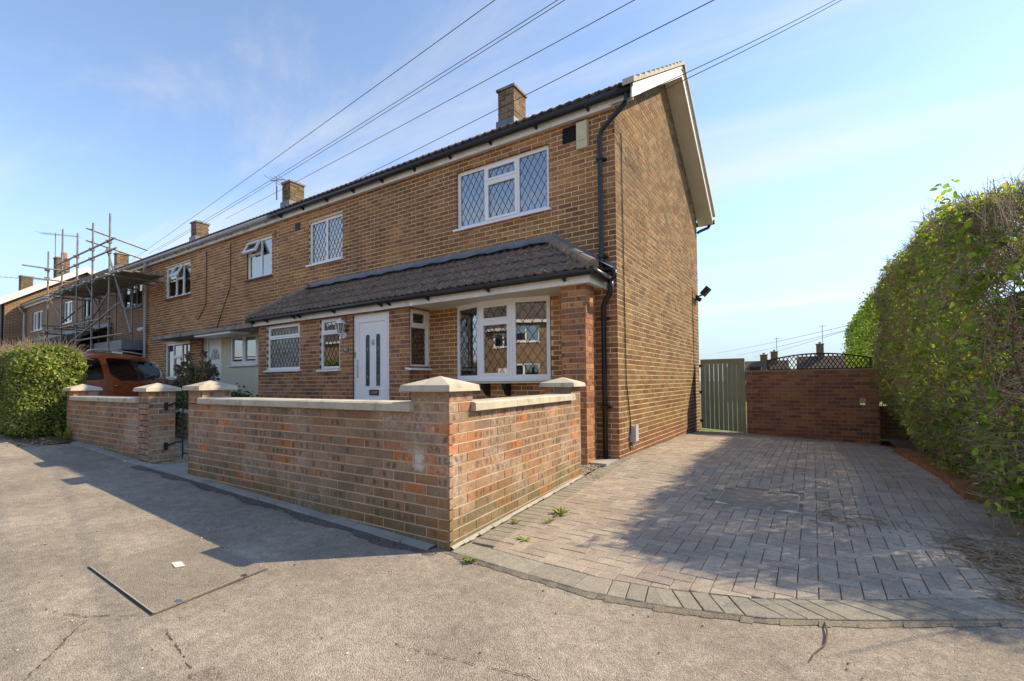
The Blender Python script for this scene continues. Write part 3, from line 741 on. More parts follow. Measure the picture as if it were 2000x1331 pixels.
# a reddish plinth below the damp course of the gable
brG = [(F, p, c, r, pr, us) for (F, p, c, r, pr, us) in brG]
gab = []
for (F, p, c, r, pr, us) in brG:
    gab.append((F, p, c, r, pr, us))
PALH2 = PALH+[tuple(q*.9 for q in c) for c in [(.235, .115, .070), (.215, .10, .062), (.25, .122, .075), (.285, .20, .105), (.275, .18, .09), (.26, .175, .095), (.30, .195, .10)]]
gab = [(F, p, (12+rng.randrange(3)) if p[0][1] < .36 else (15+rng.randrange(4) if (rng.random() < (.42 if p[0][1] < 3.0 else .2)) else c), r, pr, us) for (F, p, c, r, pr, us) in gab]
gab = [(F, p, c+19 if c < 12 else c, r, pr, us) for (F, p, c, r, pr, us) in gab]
PALH2 = PALH2+[(r*.55, g*.66, b_*.68) for r, g, b_ in PALH]  # front bricks lifted for shade; this darker copy offsets sun on the gable
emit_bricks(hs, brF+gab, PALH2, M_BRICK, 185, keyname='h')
FLQ = Fr((0, 11.66, 0), (-1, 0, 0))
def hback(b):
    b.plate(FF, -10.55, -2.256, -.3, 5.02, [W1, W2, BOW, VENT], -.0035, -.16, False)
    # gable backing
    zb = -.3
    b.add([FG.p(6.186, -.004, zb), FG.p(11.66, -.004, zb), FG.p(11.66, -.004, GTOP(11.66)+.02), FG.p(RID_Y, -.004, GTOP(RID_Y)+.02), FG.p(6.186, -.004, GTOP(6.186)+.02)], [(0, 1, 2, 3, 4)])
part('wall', M_MORTAR, hs, hback)
part('rear_wall', M_MORTAR, hs, lambda b: b.quad((-2.257, 11.66, -.3), (-10.55, 11.66, -.3), (-10.55, 11.66, 4.95), (-2.257, 11.66, 4.95)))
RM = []
window(hs, FF, *W1, [(0, .325, 0, 1, 0), (.325, .678, 0, .70, 1), (.325, .678, .70, 1, 1), (.678, 1, 0, 1, 0)], lead=(.118, .20, .0058), sill=True, room=RM)
window(hs, FF, *W2, [(0, .5, 0, 1, 0), (.5, 1, 0, 1, 0)], lead=(.118, .20, .0058), sill=True, room=RM)
# roof, eaves, verge
def roof_sheet(b, x0, x1, ye, ze, yr, zr, gauge=.30, pitch=.15, amp=.024, left=False):
    L_ = math.hypot(yr-ye, zr-ze); V = Vector((0, (yr-ye)/L_, (zr-ze)/L_)); N_ = Vector((0, -V.z, V.y)) if yr > ye else Vector((0, V.z, -V.y))
    n = int((x1-x0)/.0375)+1; xs = lin(x0, x1, n); rows = int(L_/gauge)+1
    prof = [amp*max(0, math.cos(2*math.pi*x/pitch))**1.0 for x in xs]
    for r in range(rows):
        a, e = r*gauge, min((r+1)*gauge+.02, L_)
        A = [Vector((x, ye, ze))+V*a+N_*(.028+p) for x, p in zip(xs, prof)]
        E_ = [Vector((x, ye, ze))+V*e+N_*(.003+p) for x, p in zip(xs, prof)]
        Dn = [Vector((x, ye, ze))+V*(a+.004)+N_*(p*.8) for x, p in zip(xs, prof)]
        b.add(A+E_+Dn, [(i, i+1, n+i+1, n+i) for i in range(n-1)]+[(2*n+i, 2*n+i+1, i+1, i) for i in range(n-1)])
def house_roof(th, x0, x1, ridge=True):
    b = MB(); roof_sheet(b, x0, x1, EAVE_Y+.09, EAVE_Z+.09*TAN, RID_Y, RID_Z); roof_sheet(b, x0, x1, 2*RID_Y-EAVE_Y, EAVE_Z, RID_Y, RID_Z, pitch=.15)
    o = b.build('roof_tiles', M_TILE, th, 'stuff')
    r = MB(); x = x0
    while x < x1-.05:
        e = min(x+.44, x1); r.tube([(x, RID_Y, RID_Z-.02), (e-.006, RID_Y, RID_Z-.02)], .09, 10); x = e
    r.build('ridge_tiles', M_RIDGE, th, 'stuff'); return o
house_roof(hs, -10.55, -1.90)
part('fascia', M_FASCIA, hs, lambda b: b.wbox((-10.55, 6.095, 4.985), (-1.955, 6.118, 5.145)))
part('eaves_soffit', M_SOFFIT, hs, lambda b: b.wbox((-10.55, 6.118, 4.995), (-2.25, 6.182, 5.015)))
def gutter(th, pts, mat, r=.056, name='gutter'):
    b = MB(); b.tube(pts, r, 12); return b.build(name, mat, th, smooth=True)
gut = gutter(hs, [(-10.7, 6.035, 5.115), (-1.965, 6.035, 5.115)], M_BLACK)
def brackets(th, xs, y, z, mat):
    me = None
    for x in xs:
        if me is None:
            b = MB(); b.prism(Fr((x, y, z), (0, 1, 0)), [(-.055, -.02), (-.03, -.062), (.06, -.095), (.06, .0)], -.016, .016); o = b.build('gutter_bracket', mat, th); me = o; x_0 = x
        else:
            o = me.copy(); COL.objects.link(o); o.location = me.location+Vector((x-x_0, 0, 0))
brackets(hs, [-2.6, -3.45, -4.3, -5.15, -6.0, -6.85, -7.7, -8.55, -9.4, -10.25], 6.035, 5.115, M_BLACK)
def barge(b):
    for s in (1, -1):
        def Y(t): return EAVE_Y+.08+(RID_Y-EAVE_Y-.08)*t if s > 0 else 2*RID_Y-(EAVE_Y+.03+(RID_Y-EAVE_Y-.03)*t)
        def Z(t): return EAVE_Z+.055+(RID_Z-EAVE_Z-.055)*t
        F = Fr((-1.925, 0, 0), (0, 1, 0))
        poly = [(Y(0), Z(0)-.20), (Y(1), Z(1)-.21), (Y(1), Z(1)-.015), (Y(0), Z(0)-.015)]
        if s < 0: poly = poly[::-1]
        b.prism(F, poly, -.02, .0)
        # inner moulding strip
        poly2 = [(Y(0), Z(0)-.055), (Y(1), Z(1)-.06), (Y(1), Z(1)-.015), (Y(0), Z(0)-.015)]
        if s < 0: poly2 = poly2[::-1]
        b.prism(F, poly2, -.01, .014)
    # boxed eaves end at the front and the rear
    pass
    
part('bargeboard', M_BARGE, hs, barge)
def vsoff(b):
    for s in (1, -1):
        def Y(t): return EAVE_Y+.05+(RID_Y-EAVE_Y-.05)*t if s > 0 else 2*RID_Y-(EAVE_Y+.05+(RID_Y-EAVE_Y-.05)*t)
        n = 22
        for i in range(n):
            t0, t1 = i/n, (i+.985)/n; z0 = EAVE_Z+(RID_Z-EAVE_Z)*t0-.178; z1 = EAVE_Z+(RID_Z-EAVE_Z)*t1-.178
            b.quad((-2.26, Y(t0), z0), (-1.93, Y(t0), z0), (-1.93, Y(t1), z1), (-2.26, Y(t1), z1))
        b.quad((-2.26, Y(0), EAVE_Z-.17), (-1.93, Y(0), EAVE_Z-.17), (-1.93, Y(1), RID_Z-.17), (-2.26, Y(1), RID_Z-.17))
part('verge_soffit', M_SOFFIT, hs, vsoff)
def verge(b):
    L_ = math.hypot(RID_Y-EAVE_Y, RID_Z-EAVE_Z)
    for s in (1, -1):
        for i in range(12):
            t0, t1 = i/12, (i+1)/12
            P = lambda t, up: (EAVE_Y+(RID_Y-EAVE_Y)*t if s > 0 else 2*RID_Y-EAVE_Y-(RID_Y-EAVE_Y)*t, EAVE_Z+(RID_Z-EAVE_Z)*t+up)
            pl = [P(t0, .0), P(t1, .0), P(t1, .045), P(t0, .085)]
            if s < 0: pl = pl[::-1]
            b.prism(Fr((-1.91, 0, 0), (0, 1, 0)), pl, -.12, .035)
part('verge', M_VERGE, hs, verge)
part('rear_gutter', M_BLACK, hs, lambda b: (b.tube([(-4, 11.99, 4.98), (-1.9, 11.99, 4.98)], .056, 10), b.tube([(-2.0, 11.99, 4.95), (-2.05, 11.98, 4.86), (-2.20, 11.75, 4.74), (-2.23, 11.70, 4.70)], .035, 8)))
part('loft_vent', M_IRON, hs, lambda b: (b.box(FF, VENT[0], VENT[1], VENT[2], VENT[3], -.15, -.05), [b.box(FF, VENT[0], VENT[1], VENT[2]+.015+i*.028, VENT[2]+.026+i*.028, -.05, -.02) for i in range(9)]))
def alarm(b): b.box(FF, -2.805, -2.635, 4.54, 4.93, -.002, .065); b.prism(FF, [(-2.795, 4.66), (-2.645, 4.66), (-2.645, 4.92), (-2.795, 4.92)], .065, .075); b.box(FF, -2.73, -2.70, 4.70, 4.72, .075, .079)
part('alarm_box', M_CREAMBOX, hs, alarm)
part('wall_vent', M_IRON, hs, lambda b: (b.box(FF, -9.86, -9.66, 4.66, 4.83, -.03, .004), [b.box(FF, -9.85, -9.67, 4.68+i*.03, 4.695+i*.03, .004, .012) for i in range(5)]))
# rainwater pipe: swan neck from the eaves, down to the porch, across and down to the ground
dp = MB(); dp.tube([(-2.02, 6.03, 5.10), (-2.02, 6.03, 4.99), (-2.05, 6.035, 4.92), (-2.40, 6.09, 4.70), (-2.44, 6.10, 4.62), (-2.44, 6.10, 2.80), (-2.425, 6.10, 2.74), (-2.38, 6.08, 2.715), (-2.24, 6.03, 2.69), (-2.215, 6.0, 2.66), (-2.215, 5.98, 2.56)], .034, 10)
dpo = dp.build('downpipe', M_BLACK, hs, smooth=True)
for (z, x) in ((4.30, 0), (2.92, 0), (2.05, .02), (.82, .02)):
    part('pipe_clip', M_BLACK, hs, lambda b: (b.box(FF, -2.485+x, -2.395+x, z-.02, z+.02, .0, .125), b.box(FF, -2.42+x, -2.36+x, z-.012, z+.012, .0, .05)))
part('downpipe', M_BLACK, hs, lambda b: b.tube([(-2.27, 6.0, 2.56), (-2.27, 6.0, 2.44), (-2.29, 6.03, 2.38), (-2.39, 6.09, 2.28), (-2.42, 6.10, 2.22), (-2.42, 6.10, .08)], .036, 10), smooth=True)
# cables, meter box and floodlight on the gable
part('cable', M_IRON, hs, lambda b: (b.tube([FG.p(6.42, .012, 4.75), FG.p(6.43, .012, 3.6), FG.p(6.45, .012, 2.1), FG.p(6.47, .012, 1.2), FG.p(6.62, .012, .62), FG.p(6.64, .012, .32)], .007, 6)))
part('cable', M_IRON, hs, lambda b: (b.tube([FG.p(11.0, .012, 3.2), FG.p(11.02, .012, 1.9), FG.p(11.05, .012, .7)], .007, 6)))
def mbox(b):
    b.box(FG, 6.63, 6.77, .29, .53, 0, .055); b.prism(FG, [(6.64, .30), (6.76, .30), (6.76, .52), (6.73, .545), (6.67, .545), (6.64, .52)], .055, .085); b.tube([FG.p(6.67, .03, .29), FG.p(6.665, .03, .22), FG.p(6.69, .03, .2)], .014, 6)
part('utility_box', M_PLASTG, hs, mbox)
def flood(b):
    b.box(FG, 11.40, 11.48, 3.06, 3.16, 0, .04); b.tube([FG.p(11.44, .03, 3.12), FG.p(11.46, .16, 3.17)], .02, 6)
    F = Fr(FG.p(11.46, .22, 3.22), (0, 1, 0), (.72, .0, -.69), (.69, 0, .72)); b.box(F, -.14, .14, -.11, .11, -.06, .03); b.box(F, -.12, .12, -.09, .09, .03, .036)
    b.tube([FG.p(11.36, .05, 3.07), FG.p(11.36, .12, 3.02)], .045, 8)
part('floodlight', M_BLACK, hs, flood)

def chimney(th, x0, x1, y0, y1, z0, z1, pots=1, brick=True, seed=0, cm=None):
    b = MB(); b.wbox((x0+.006, y0+.006, z0), (x1-.006, y1-.006, z1-.02)); c = b.build('chimney', M_MORTAR, th)
    if brick:
        rg = random.Random(seed); bs = []
        bs += lay(Fr((0, y0, 0), (1, 0, 0)), x0, x1, z0, z1-.05, rg, PALC)
        bs += lay(Fr((x1, 0, 0), (0, 1, 0)), y0+.001, y1, z0, z1-.05, rg, PALC, shift=1)
        bs += lay(Fr((x0, 0, 0), (0, -1, 0)), -y1, -y0-.001, z0, z1-.05, rg, PALC, shift=1)
        BASE[c.name] = BASE[th.name]; emit_bricks(c, bs, PALC, M_CHIMB, 0)
    k = MB(); k.wbox((x0-.035, y0-.035, z1-.06), (x1+.035, y1+.035, z1-.005)); k.build('cap', M_CONCC, c)
    k = MB(); k.wbox((x0-.008, y0-.008, z0+.32), (x1+.008, y1+.008, z0+.335)); k.build('slate_band', M_CONCC, c)
    l = MB(); l.wbox((x0-.03, y0-.05, z0-.3), (x1+.03, y1+.05, z0+.14)); l.build('flashing', M_LEAD, c)
    for i in range(pots):
        p = MB(); xx = (x0+x1)/2; yy = y0+(y1-y0)*(i+1)/(pots+1); p.tube([(xx, yy, z1-.03), (xx, yy, z1+.075), (xx, yy, z1+.08)], [.10, .09, .05], 10); p.build('pot', cm or M_CONCC, c)
    return c
PALC = [tuple(1.5*q for q in c) for c in [(.135, .085, .05), (.11, .07, .043), (.16, .105, .06), (.09, .06, .04), (.18, .12, .065), (.12, .08, .05)]]
chimney(hs, -5.88, -5.455, 8.62, 9.13, 6.93, 7.83, 1, seed=1)

# ---- porch: front wall, return, pillar, bow window, door, roof
PW1 = (-10.10, -8.88, 1.48, 2.47); PW3 = (-8.207, -7.586, 1.46, 2.47); PDO = (-7.21, -6.235, .16, 2.47)
FRt = Fr((-5.745, 0, 0), (0, 1, 0)); SWI = (5.70, 6.172, 1.44, 2.47)
bp = lay(FP, -10.45, -5.746, .05, 2.49, rng, PALP, [PW1, PW3, PDO], anchor=-5.746+.01-.225*30)
bp += lay(FRt, 5.681, 6.18, .05, 2.49, rng, PALP, [SWI], anchor=5.681, shift=1)
PX0, PX1, PY0, PY1 = -2.865, -2.505, 5.68, 5.975
FPR = Fr((PX1, 0, 0), (0, 1, 0)); FPL = Fr((PX0, 0, 0), (0, -1, 0))
bp += lay(FP, PX0, PX1-.001, .0, 2.48, rng, PALP, anchor=PX0, shift=0)
bp += lay(FPR, PY0+.001, PY1, .0, 2.48, rng, PALP, anchor=PY0, shift=1)
bp += lay(FPL, -PY1, -PY0-.001, .0, 2.48, rng, PALP, anchor=-PY1, shift=1)
emit_bricks(hs, bp, PALP, M_PORCHB, 110, keyname='p', far='porch_brickwork')
def pback(b):
    b.plate(FP, -10.45, -5.75, -.2, 2.5, [PW1, PW3, PDO], -.0035, -.14, False)
    b.plate(FRt, 5.69, 6.18, -.2, 2.5, [SWI], -.007, -.12, False)
    b.quad((-10.447, 5.69, -.2), (-10.447, 6.18, -.2), (-10.447, 6.18, 2.5), (-10.447, 5.69, 2.5))
part('porch_wall', M_MORTP, hs, pback)
part('porch_pillar', M_MORTP, hs, lambda b: b.wbox((PX0+.007, PY0+.007, -.2), (PX1-.007, PY1-.007, 2.49)))
window(hs, FP, *PW1, [(0, 1, 0, .70, 0), (0, 1, .70, 1, 1)], rec=.03, lead=(.118, .20, .006), sill=True, room=RM, glass=M_OBSC)
window(hs, FP, *PW3, [(0, 1, 0, .70, 0), (0, 1, .70, 1, 1)], rec=.03, lead=(.118, .20, .006), sill=True, room=RM)
window(hs, FRt, *SWI, [(0, 1, 0, .70, 0), (0, 1, .70, 1, 1)], rec=.03, lead=(.10, .18, .006), sill=True, room=None)
BP = [(-5.095, 6.17), (-4.50, 6.0), (-3.87, 6.0), (-3.295, 6.17)]
for i in range(3):
    (xa, ya), (xb, yb) = BP[i], BP[i+1]; L_ = math.hypot(xb-xa, yb-ya); F = Fr((xa, ya, 0), (xb-xa, yb-ya, 0))
    window(hs, F, 0.002, L_-.002, 1.235, 2.455, [(0, 1, 0, 1, 0)] if i != 1 else [(0, 1, 0, .74, 1), (0, 1, .74, 1, 1)], rec=0.0, lead=(.15, .215, .0075), name='bow_window')
part('bow_sill', M_UPVC, hs, lambda b: (b.prism(HF, [(-5.12, 6.2), (-5.12, 6.12), (-4.51, 5.945), (-3.86, 5.945), (-3.27, 6.12), (-3.27, 6.2)], 1.195, 1.235), b.prism(HF, [(-5.10, 6.2), (-5.10, 6.15), (-4.50, 5.98), (-3.87, 5.98), (-3.29, 6.15), (-3.29, 6.2)], 2.455, 2.475)))
part('sill_underside', M_SOFFIT, hs, lambda b: b.prism(HF, [(-5.10, 6.2), (-5.10, 6.15), (-4.50, 5.975), (-3.87, 5.975), (-3.29, 6.15), (-3.29, 6.2)], 1.16, 1.195))
for x in (-4.45, -4.05):
    part('sill_bracket', M_BLACK, hs, lambda b: b.prism(Fr((x, 6.18, 0), (0, -1, 0)), [(0, .95), (.05, .97), (.16, 1.10), (.17, 1.158), (0, 1.158)], -.035, .035))
RM.append((FF, -5.0, -3.4, 1.2, 2.40)); 
rooms(hs, RM)
part('porch_soffit', M_SOFFIT, hs, lambda b: b.wbox((-10.48, 5.605, 2.478), (-2.42, 6.175, 2.492)))
part('porch_fascia', M_FASCIA, hs, lambda b: (b.wbox((-10.5, 5.58, 2.465), (-2.40, 5.604, 2.615)), b.wbox((-2.424, 5.604, 2.466), (-2.402, 6.18, 2.614))))
part('joint_strip', M_UPVC, hs, lambda b: b.wbox((-5.62, 5.575, 2.463), (-5.56, 5.585, 2.612)))
gutter(hs, [(-10.66, 5.525, 2.60), (-2.33, 5.525, 2.60)], M_BLACK, .052, 'porch_gutter')
gutter(hs, [(-2.335, 5.48, 2.60), (-2.335, 6.10, 2.585)], M_BLACK, .052, 'porch_gutter')
brackets(hs, [-2.75, -4.0, -5.2, -6.1, -6.3, -7.6, -8.7, -8.9, -9.9, -10.45], 5.525, 2.60, M_BLACK)
EY, EZ, TY, TZ = 5.515, 2.645, 6.17, 3.275
XL0, XL1, XR0, XR1 = -10.62, -9.28, -2.31, -3.27
proof = thing('porch_roof', '', None, (-6.4, 5.8, 2.6)); del proof['label']; proof.parent = hs; proof.location = BASE['porch_roof']-BASE[hs.name]
SL = math.hypot(TY-EY, TZ-EZ); VS = Vector((0, TY-EY, TZ-EZ))/SL; NS = Vector((0, -VS.z, VS.y))
tcache = {}
def make_tile(xa, xb, r, nrows, gauge, cap):
    b = MB(); xs = lin(xa, xb, 13); w = xb-xa; tw = .30
    def prof(x):
        t = (x-xa)/tw; return .030*max(0, math.cos(2*math.pi*(t-.22)/.5))**1.4
    v0 = r*gauge-.03; v1 = min((r+1)*gauge+.06, SL)
    def P(x, v, n):
        t = v/SL; xl = XL0+(XL1-XL0)*t+.02; xr = XR0+(XR1-XR0)*t-.02
        return Vector((min(max(x, xl), xr), EY, EZ))+VS*v+NS*n
    A = [P(x, v0, .034+prof(x)) for x in xs]; E_ = [P(x, v1, .004+prof(x)) for x in xs]; Dn = [P(x, v0+.002, .010+prof(x)*.8) for x in xs]
    n = len(xs)
    b.add(A+E_+Dn, [(i, i+1, n+i+1, n+i) for i in range(n-1)]+[(2*n+i, 2*n+i+1, i+1, i) for i in range(n-1)])
    return b
gauge = .228; NR = 4
for r in range(NR):
    t = (r*gauge)/SL; xl = XL0+(XL1-XL0)*t; xr = XR0+(XR1-XR0)*t
    x = XL0-.1
    while x < XR0:
        if x+.27 > xl and x+.03 < xr:
            xa, xb = x, x+.30
            t1 = ((r+1)*gauge+.06)/SL; full = xa > XL0+(XL1-XL0)*t1+.02 and xb < XR0+(XR1-XR0)*t1-.02
            if full and r in tcache:
                src, x_0 = tcache[r]; o = src.copy(); COL.objects.link(o); o.location = src.location+Vector((xa-x_0, rng.uniform(-.004, .004), rng.uniform(-.003, .003))); o.rotation_euler = (0, rng.uniform(-.012, .012)*0, 0)
            else:
                o = make_tile(xa, xb, r, NR, gauge, 0).build('roof_tile', M_TILEM, proof)
                if full: tcache[r] = (o, xa)
        x += .30
part('side_slope', M_TILE, proof, lambda b: (b.quad((XR0, EY, EZ+.02), (XR0, 6.175, EZ+.02), (XR1, 6.175, TZ+.02)), b.quad((XL0, 6.175, EZ+.02), (XL0, EY, EZ+.02), (XL1, 6.175, TZ+.02)), b.quad((XL0, EY, EZ-.002), (XR0, EY, EZ-.002), (XR1, TY, TZ-.002), (XL1, TY, TZ-.002))))
def hipt(x0, x1, n):
    for i in range(n):
        t0, t1 = i/n, (i+1)/n; A = Vector((x0+(x1-x0)*t0, EY+(6.16-EY)*t0, EZ+(TZ-EZ)*t0+.02)); B_ = Vector((x0+(x1-x0)*t1, EY+(6.16-EY)*t1, EZ+(TZ-EZ)*t1+.02))
        part('hip_tile', M_RIDGE, proof, lambda b: b.tube([A-(B_-A)*.06, B_], [.088, .076], 10), smooth=False)
hipt(XR0-.02, XR1, 4); hipt(XL0+.02, XL1, 4)
def flash(b):
    b.box(FF, -9.32, -3.20, 3.25, 3.40, -.004, .012)
    k = 40; xs = lin(-9.3, -3.25, k)
    for i in range(k-1):
        w0, w1 = (.02+.012*math.sin(i*1.9)), (.02+.012*math.sin((i+1)*1.9)); d = .13
        b.quad((xs[i], 6.165, 3.34), (xs[i], 6.165-d, 3.34-d*.93+w0+.02), (xs[i+1], 6.165-d, 3.34-d*.93+w1+.02), (xs[i+1], 6.165, 3.34))
    b.prism(FF, [(-3.24, 3.24), (-2.27, 2.66), (-2.27, 2.80), (-2.95, 3.22), (-3.20, 3.40)], -.004, .014)
    b.quad((-3.2, 6.165, 3.36), (-2.28, 6.165, 2.76), (-2.22, 6.02, 2.70), (-3.1, 6.02, 3.26))
part('lead_flashing', M_LEAD, proof, flash)
# front door
dr = part('front_door', M_UPVC, hs, lambda b: (
    b.plate(FP, -7.21, -6.235, .16, 2.47, [(-7.115, -6.33, .16, 2.34)], -.03, -.09),
    b.box(FP, -7.115, -6.33, .18, 2.34, -.075, -.045),
    b.plate(FP, -7.125, -6.32, .16, 2.35, [(-7.07, -6.365, .16, 2.30)], -.022, -.05)))
for xc in (-6.835, -6.555):
    arc = [(xc-.05, 1.13), (xc+.05, 1.13), (xc+.05, 2.02)]+[(xc+.05*math.cos(a), 2.02+.05*math.sin(a)) for a in lin(.3, math.pi-.3, 6)]+[(xc-.05, 2.02)]
    big = [(xc+(x-xc)*1.5, 1.55+(z-1.55)*1.055) for x, z in arc]
    part('bead', M_UPVC, dr, lambda b: b.prism(FP, big, -.045, -.036)); part('door_glass', M_DGLASS, dr, lambda b: b.prism(FP, arc, -.036, -.031))
    part('glass_motif', M_GOLD, dr, lambda b: [b.prism(FP, [(xc-.03, z-.05), (xc, z-.01), (xc+.03, z-.05), (xc+.008, z), (xc+.03, z+.05), (xc, z+.02), (xc-.03, z+.05), (xc-.008, z)], -.031, -.029) for z in (1.80, 1.29)])
    part('lower_panel', M_UPVC, dr, lambda b: (b.plate(FP, xc-.1, xc+.1, .36, .90, [(xc-.075, xc+.075, .385, .875)], -.034, -.045), b.box(FP, xc-.09, xc+.09, 1.055, 1.068, -.045, -.034)))
part('letter_box', M_BLACK, dr, lambda b: b.plate(FP, -6.79, -6.55, .96, 1.06, [(-6.77, -6.57, .978, 1.042)], -.03, -.045)); part('letter_flap', M_CHROME, dr, lambda b: b.box(FP, -6.77, -6.57, .978, 1.042, -.045, -.036))
part('knocker', M_CHROME, dr, lambda b: (b.prism(FP, [(-6.695+.04*math.cos(a)*(.35+.65*abs(math.sin(a*2))), 1.93+.10*math.sin(a)*(.5+.5*abs(math.cos(a)))) for a in lin(0, 2*math.pi*15/16, 16)], -.045, -.03), b.tube([FP.p(-6.695+.025*math.cos(a), -.022, 1.92+.035*math.sin(a)) for a in lin(0, 2*math.pi, 13)], .006, 6)))
part('door_handle', M_CHROME, dr, lambda b: (b.box(FP, -7.105, -7.078, 1.28, 1.62, -.045, -.012), b.tube([FP.p(-7.09, -.012, 1.47), FP.p(-7.09, .03, 1.47), FP.p(-7.0, .035, 1.465)], .009, 6)))
part('door_bell', M_AIRBRICK, hs, lambda b: b.box(FP, -7.19, -7.165, 1.66, 1.76, -.03, -.012))
# lantern
lx, ly, lz = -7.415, 5.56, 2.20
lan = part('wall_lantern', M_UPVC, hs, lambda b: (
    b.tube([(-7.44, 5.678, 2.09), (-7.44, 5.65, 2.09)], .062, 14), b.tube([(-7.44, 5.65, 2.09), (-7.43, 5.60, 2.06), (lx, ly, 2.05), (lx, ly, 2.10)], .014, 8),
    b.tube([(lx, ly, 2.10), (lx, ly, 2.115)], [.05, .055], 6), b.tube([(lx, ly, 2.30), (lx, ly, 2.31), (lx, ly, 2.36), (lx, ly, 2.385), (lx, ly, 2.42)], [.115, .115, .05, .016, .004], 6),
    [b.tube([(lx+.052*math.cos(a), ly+.052*math.sin(a), 2.11), (lx+.10*math.cos(a), ly+.10*math.sin(a), 2.30)], .006, 5) for a in lin(0, 2*math.pi*5/6, 6)], b.tube([(lx, ly, 2.05), (lx, ly, 2.01), (lx, ly, 1.995)], [.014, .018, .004], 8)))
part('lantern_glass', M_OBSC, lan, lambda b: b.tube([(lx, ly, 2.115), (lx, ly, 2.30)], [.05, .094], 6, False))
part('lantern_wire', M_BLACK, hs, lambda b: b.tube([(-7.42, 5.672, 2.15), (-7.40, 5.672, 2.46)], .006, 5))
npl = part('number_plate', M_BLACK, hs, lambda b: b.prism(FP, [(-7.405+.085*math.cos(a), 1.81+.062*math.sin(a)) for a in lin(0, 2*math.pi*27/28, 28)], -.002, .012))
part('plate_rim', M_PAPER, npl, lambda b: b.tube([FP.p(-7.405+.078*math.cos(a), .012, 1.81+.055*math.sin(a)) for a in lin(0, 2*math.pi, 29)], .004, 6))
def text_mesh(s, size, F, u, n, v, mat, parent, name, ext=.002):
    cu = bpy.data.curves.new('t', 'FONT'); cu.body = s; cu.size = size; cu.extrude = ext; cu.align_x = 'CENTER'; cu.align_y = 'CENTER'
    t = bpy.data.objects.new('t', cu); COL.objects.link(t)
    me = bpy.data.meshes.new_from_object(t.evaluated_get(bpy.context.evaluated_depsgraph_get()))
    b = MB(); b.add([F.p(u+q.co.x, n+q.co.z, v+q.co.y) for q in me.vertices], [tuple(p.vertices) for p in me.polygons])
    bpy.data.objects.remove(t); return b.build(name, mat, parent)
text_mesh('90', .085, FP, -7.405, .0145, 1.81, M_PAPER, npl, 'number')

# ------------------------------------------------------------------ front garden walls
def coping(th, F, u0, u1, n_in, n_out, z, pieces, rng):
    cuts = [u0]+[u0+(u1-u0)*(i+1)/pieces+rng.uniform(-.04, .04) for i in range(pieces-1)]+[u1]
    for a, e in zip(cuts, cuts[1:]):
        b = MB(); dz = rng.uniform(-.002, .002)
        G = Fr(F.p(a+.002, 0, 0), -F.N, F.U, F.V)
        b.prism(G, [(-n_out, z+dz), (n_in, z+dz), (n_in, z+.055+dz), (n_in-.02, z+.066+dz), (-n_out+.02, z+.066+dz), (-n_out, z+.055+dz)], 0, e-a-.004)
        b.build('coping_stone', M_STONE, th)
def cap(th, cx, cy, w, d, z, rot=0):
    b = MB(); c, s = math.cos(rot), math.sin(rot)
    R = lambda x, y, zz: (cx+x*c-y*s, cy+x*s+y*c, zz)
    hw, hd = w/2, d/2
    r0 = [R(-hw, -hd, z), R(hw, -hd, z), R(hw, hd, z), R(-hw, hd, z)]; r1 = [R(-hw+.008, -hd+.008, z+.045), R(hw-.008, -hd+.008, z+.045), R(hw-.008, hd-.008, z+.045), R(-hw+.008, hd-.008, z+.045)]
    b.add(r0+r1+[R(0, 0, z+.112)], [(3, 2, 1, 0)]+[(i, (i+1) % 4, 4+(i+1) % 4, 4+i) for i in range(4)]+[(4+i, 4+(i+1) % 4, 8) for i in range(4)])
    b.build('pier_cap', M_STONE, th)
gw = thing('garden_wall', 'low brick garden wall with stone copings turning the corner beside the driveway', 'wall', (-3.5, 2.8, 0), 'front garden walls')
rng = random.Random(33)
FW = Fr((0, 2.51, 0), (1, 0, 0)); A_ = Vector((-2.15, 2.51, 0)); E_ = Vector((-2.36, 5.165, 0)); FRW = Fr(A_, E_-A_); RL = (E_-A_).length
RROT = math.atan2((E_-A_).y, (E_-A_).x)-math.pi/2
zt, zp = .97, 1.12
bs = lay(FW, -6.11, -2.153, -.08, zt, rng, PALG, anchor=-2.153+.01-.225*30)+lay(FW, -6.11, -5.78, zt, zp, rng, PALG)+lay(FW, -2.52, -2.153, zt, zp, rng, PALG, shift=1)
bs += lay(FRW, .001, RL, -.08, zt, rng, PALG, anchor=.001, shift=1)+lay(FRW, .001, .30, zt, zp, rng, PALG, shift=1)+lay(FRW, RL-.30, RL, zt, zp, rng, PALG)
FEP = Fr(FRW.p(RL-.30, -.33, 0), FRW.N); bs += lay(FEP, 0, .328, zt, zp, rng, PALG)
bs += lay(Fr((-5.78, 0, 0), (0, 1, 0)), 2.511, 2.82, zt, zp, rng, PALG, shift=1)
bs += lay(Fr((-6.11, 0, 0), (0, -1, 0)), -2.82, -2.511, -.08, zp, rng, PALG, shift=1)
emit_bricks(gw, bs, PALG, M_GWB, 300, keyname='g', depth=.025)
def gback(b):
    r = .0035
    b.wbox((-6.10, 2.51+r, -.3), (-2.195, 2.722, zt)); b.wbox((-6.11+r, 2.51+r, zt-.02), (-5.78-r, 2.82, zp)); b.wbox((-2.52+r, 2.513, zt-.02), (-2.19, 2.81, zp)); b.box(FRW, .01, .299, zt-.02, zp, -.1, -r)
    b.box(FRW, .045, RL, -.3, zt, -.21, -r); b.wbox((-2.3, 2.5145, -.3), (-2.166, 2.6, zt+.1)); b.box(FRW, RL-.30+r, RL, zt-.02, zp, -.33, -r)
part('wall_core', M_MORTG, gw, gback, kind='stuff')
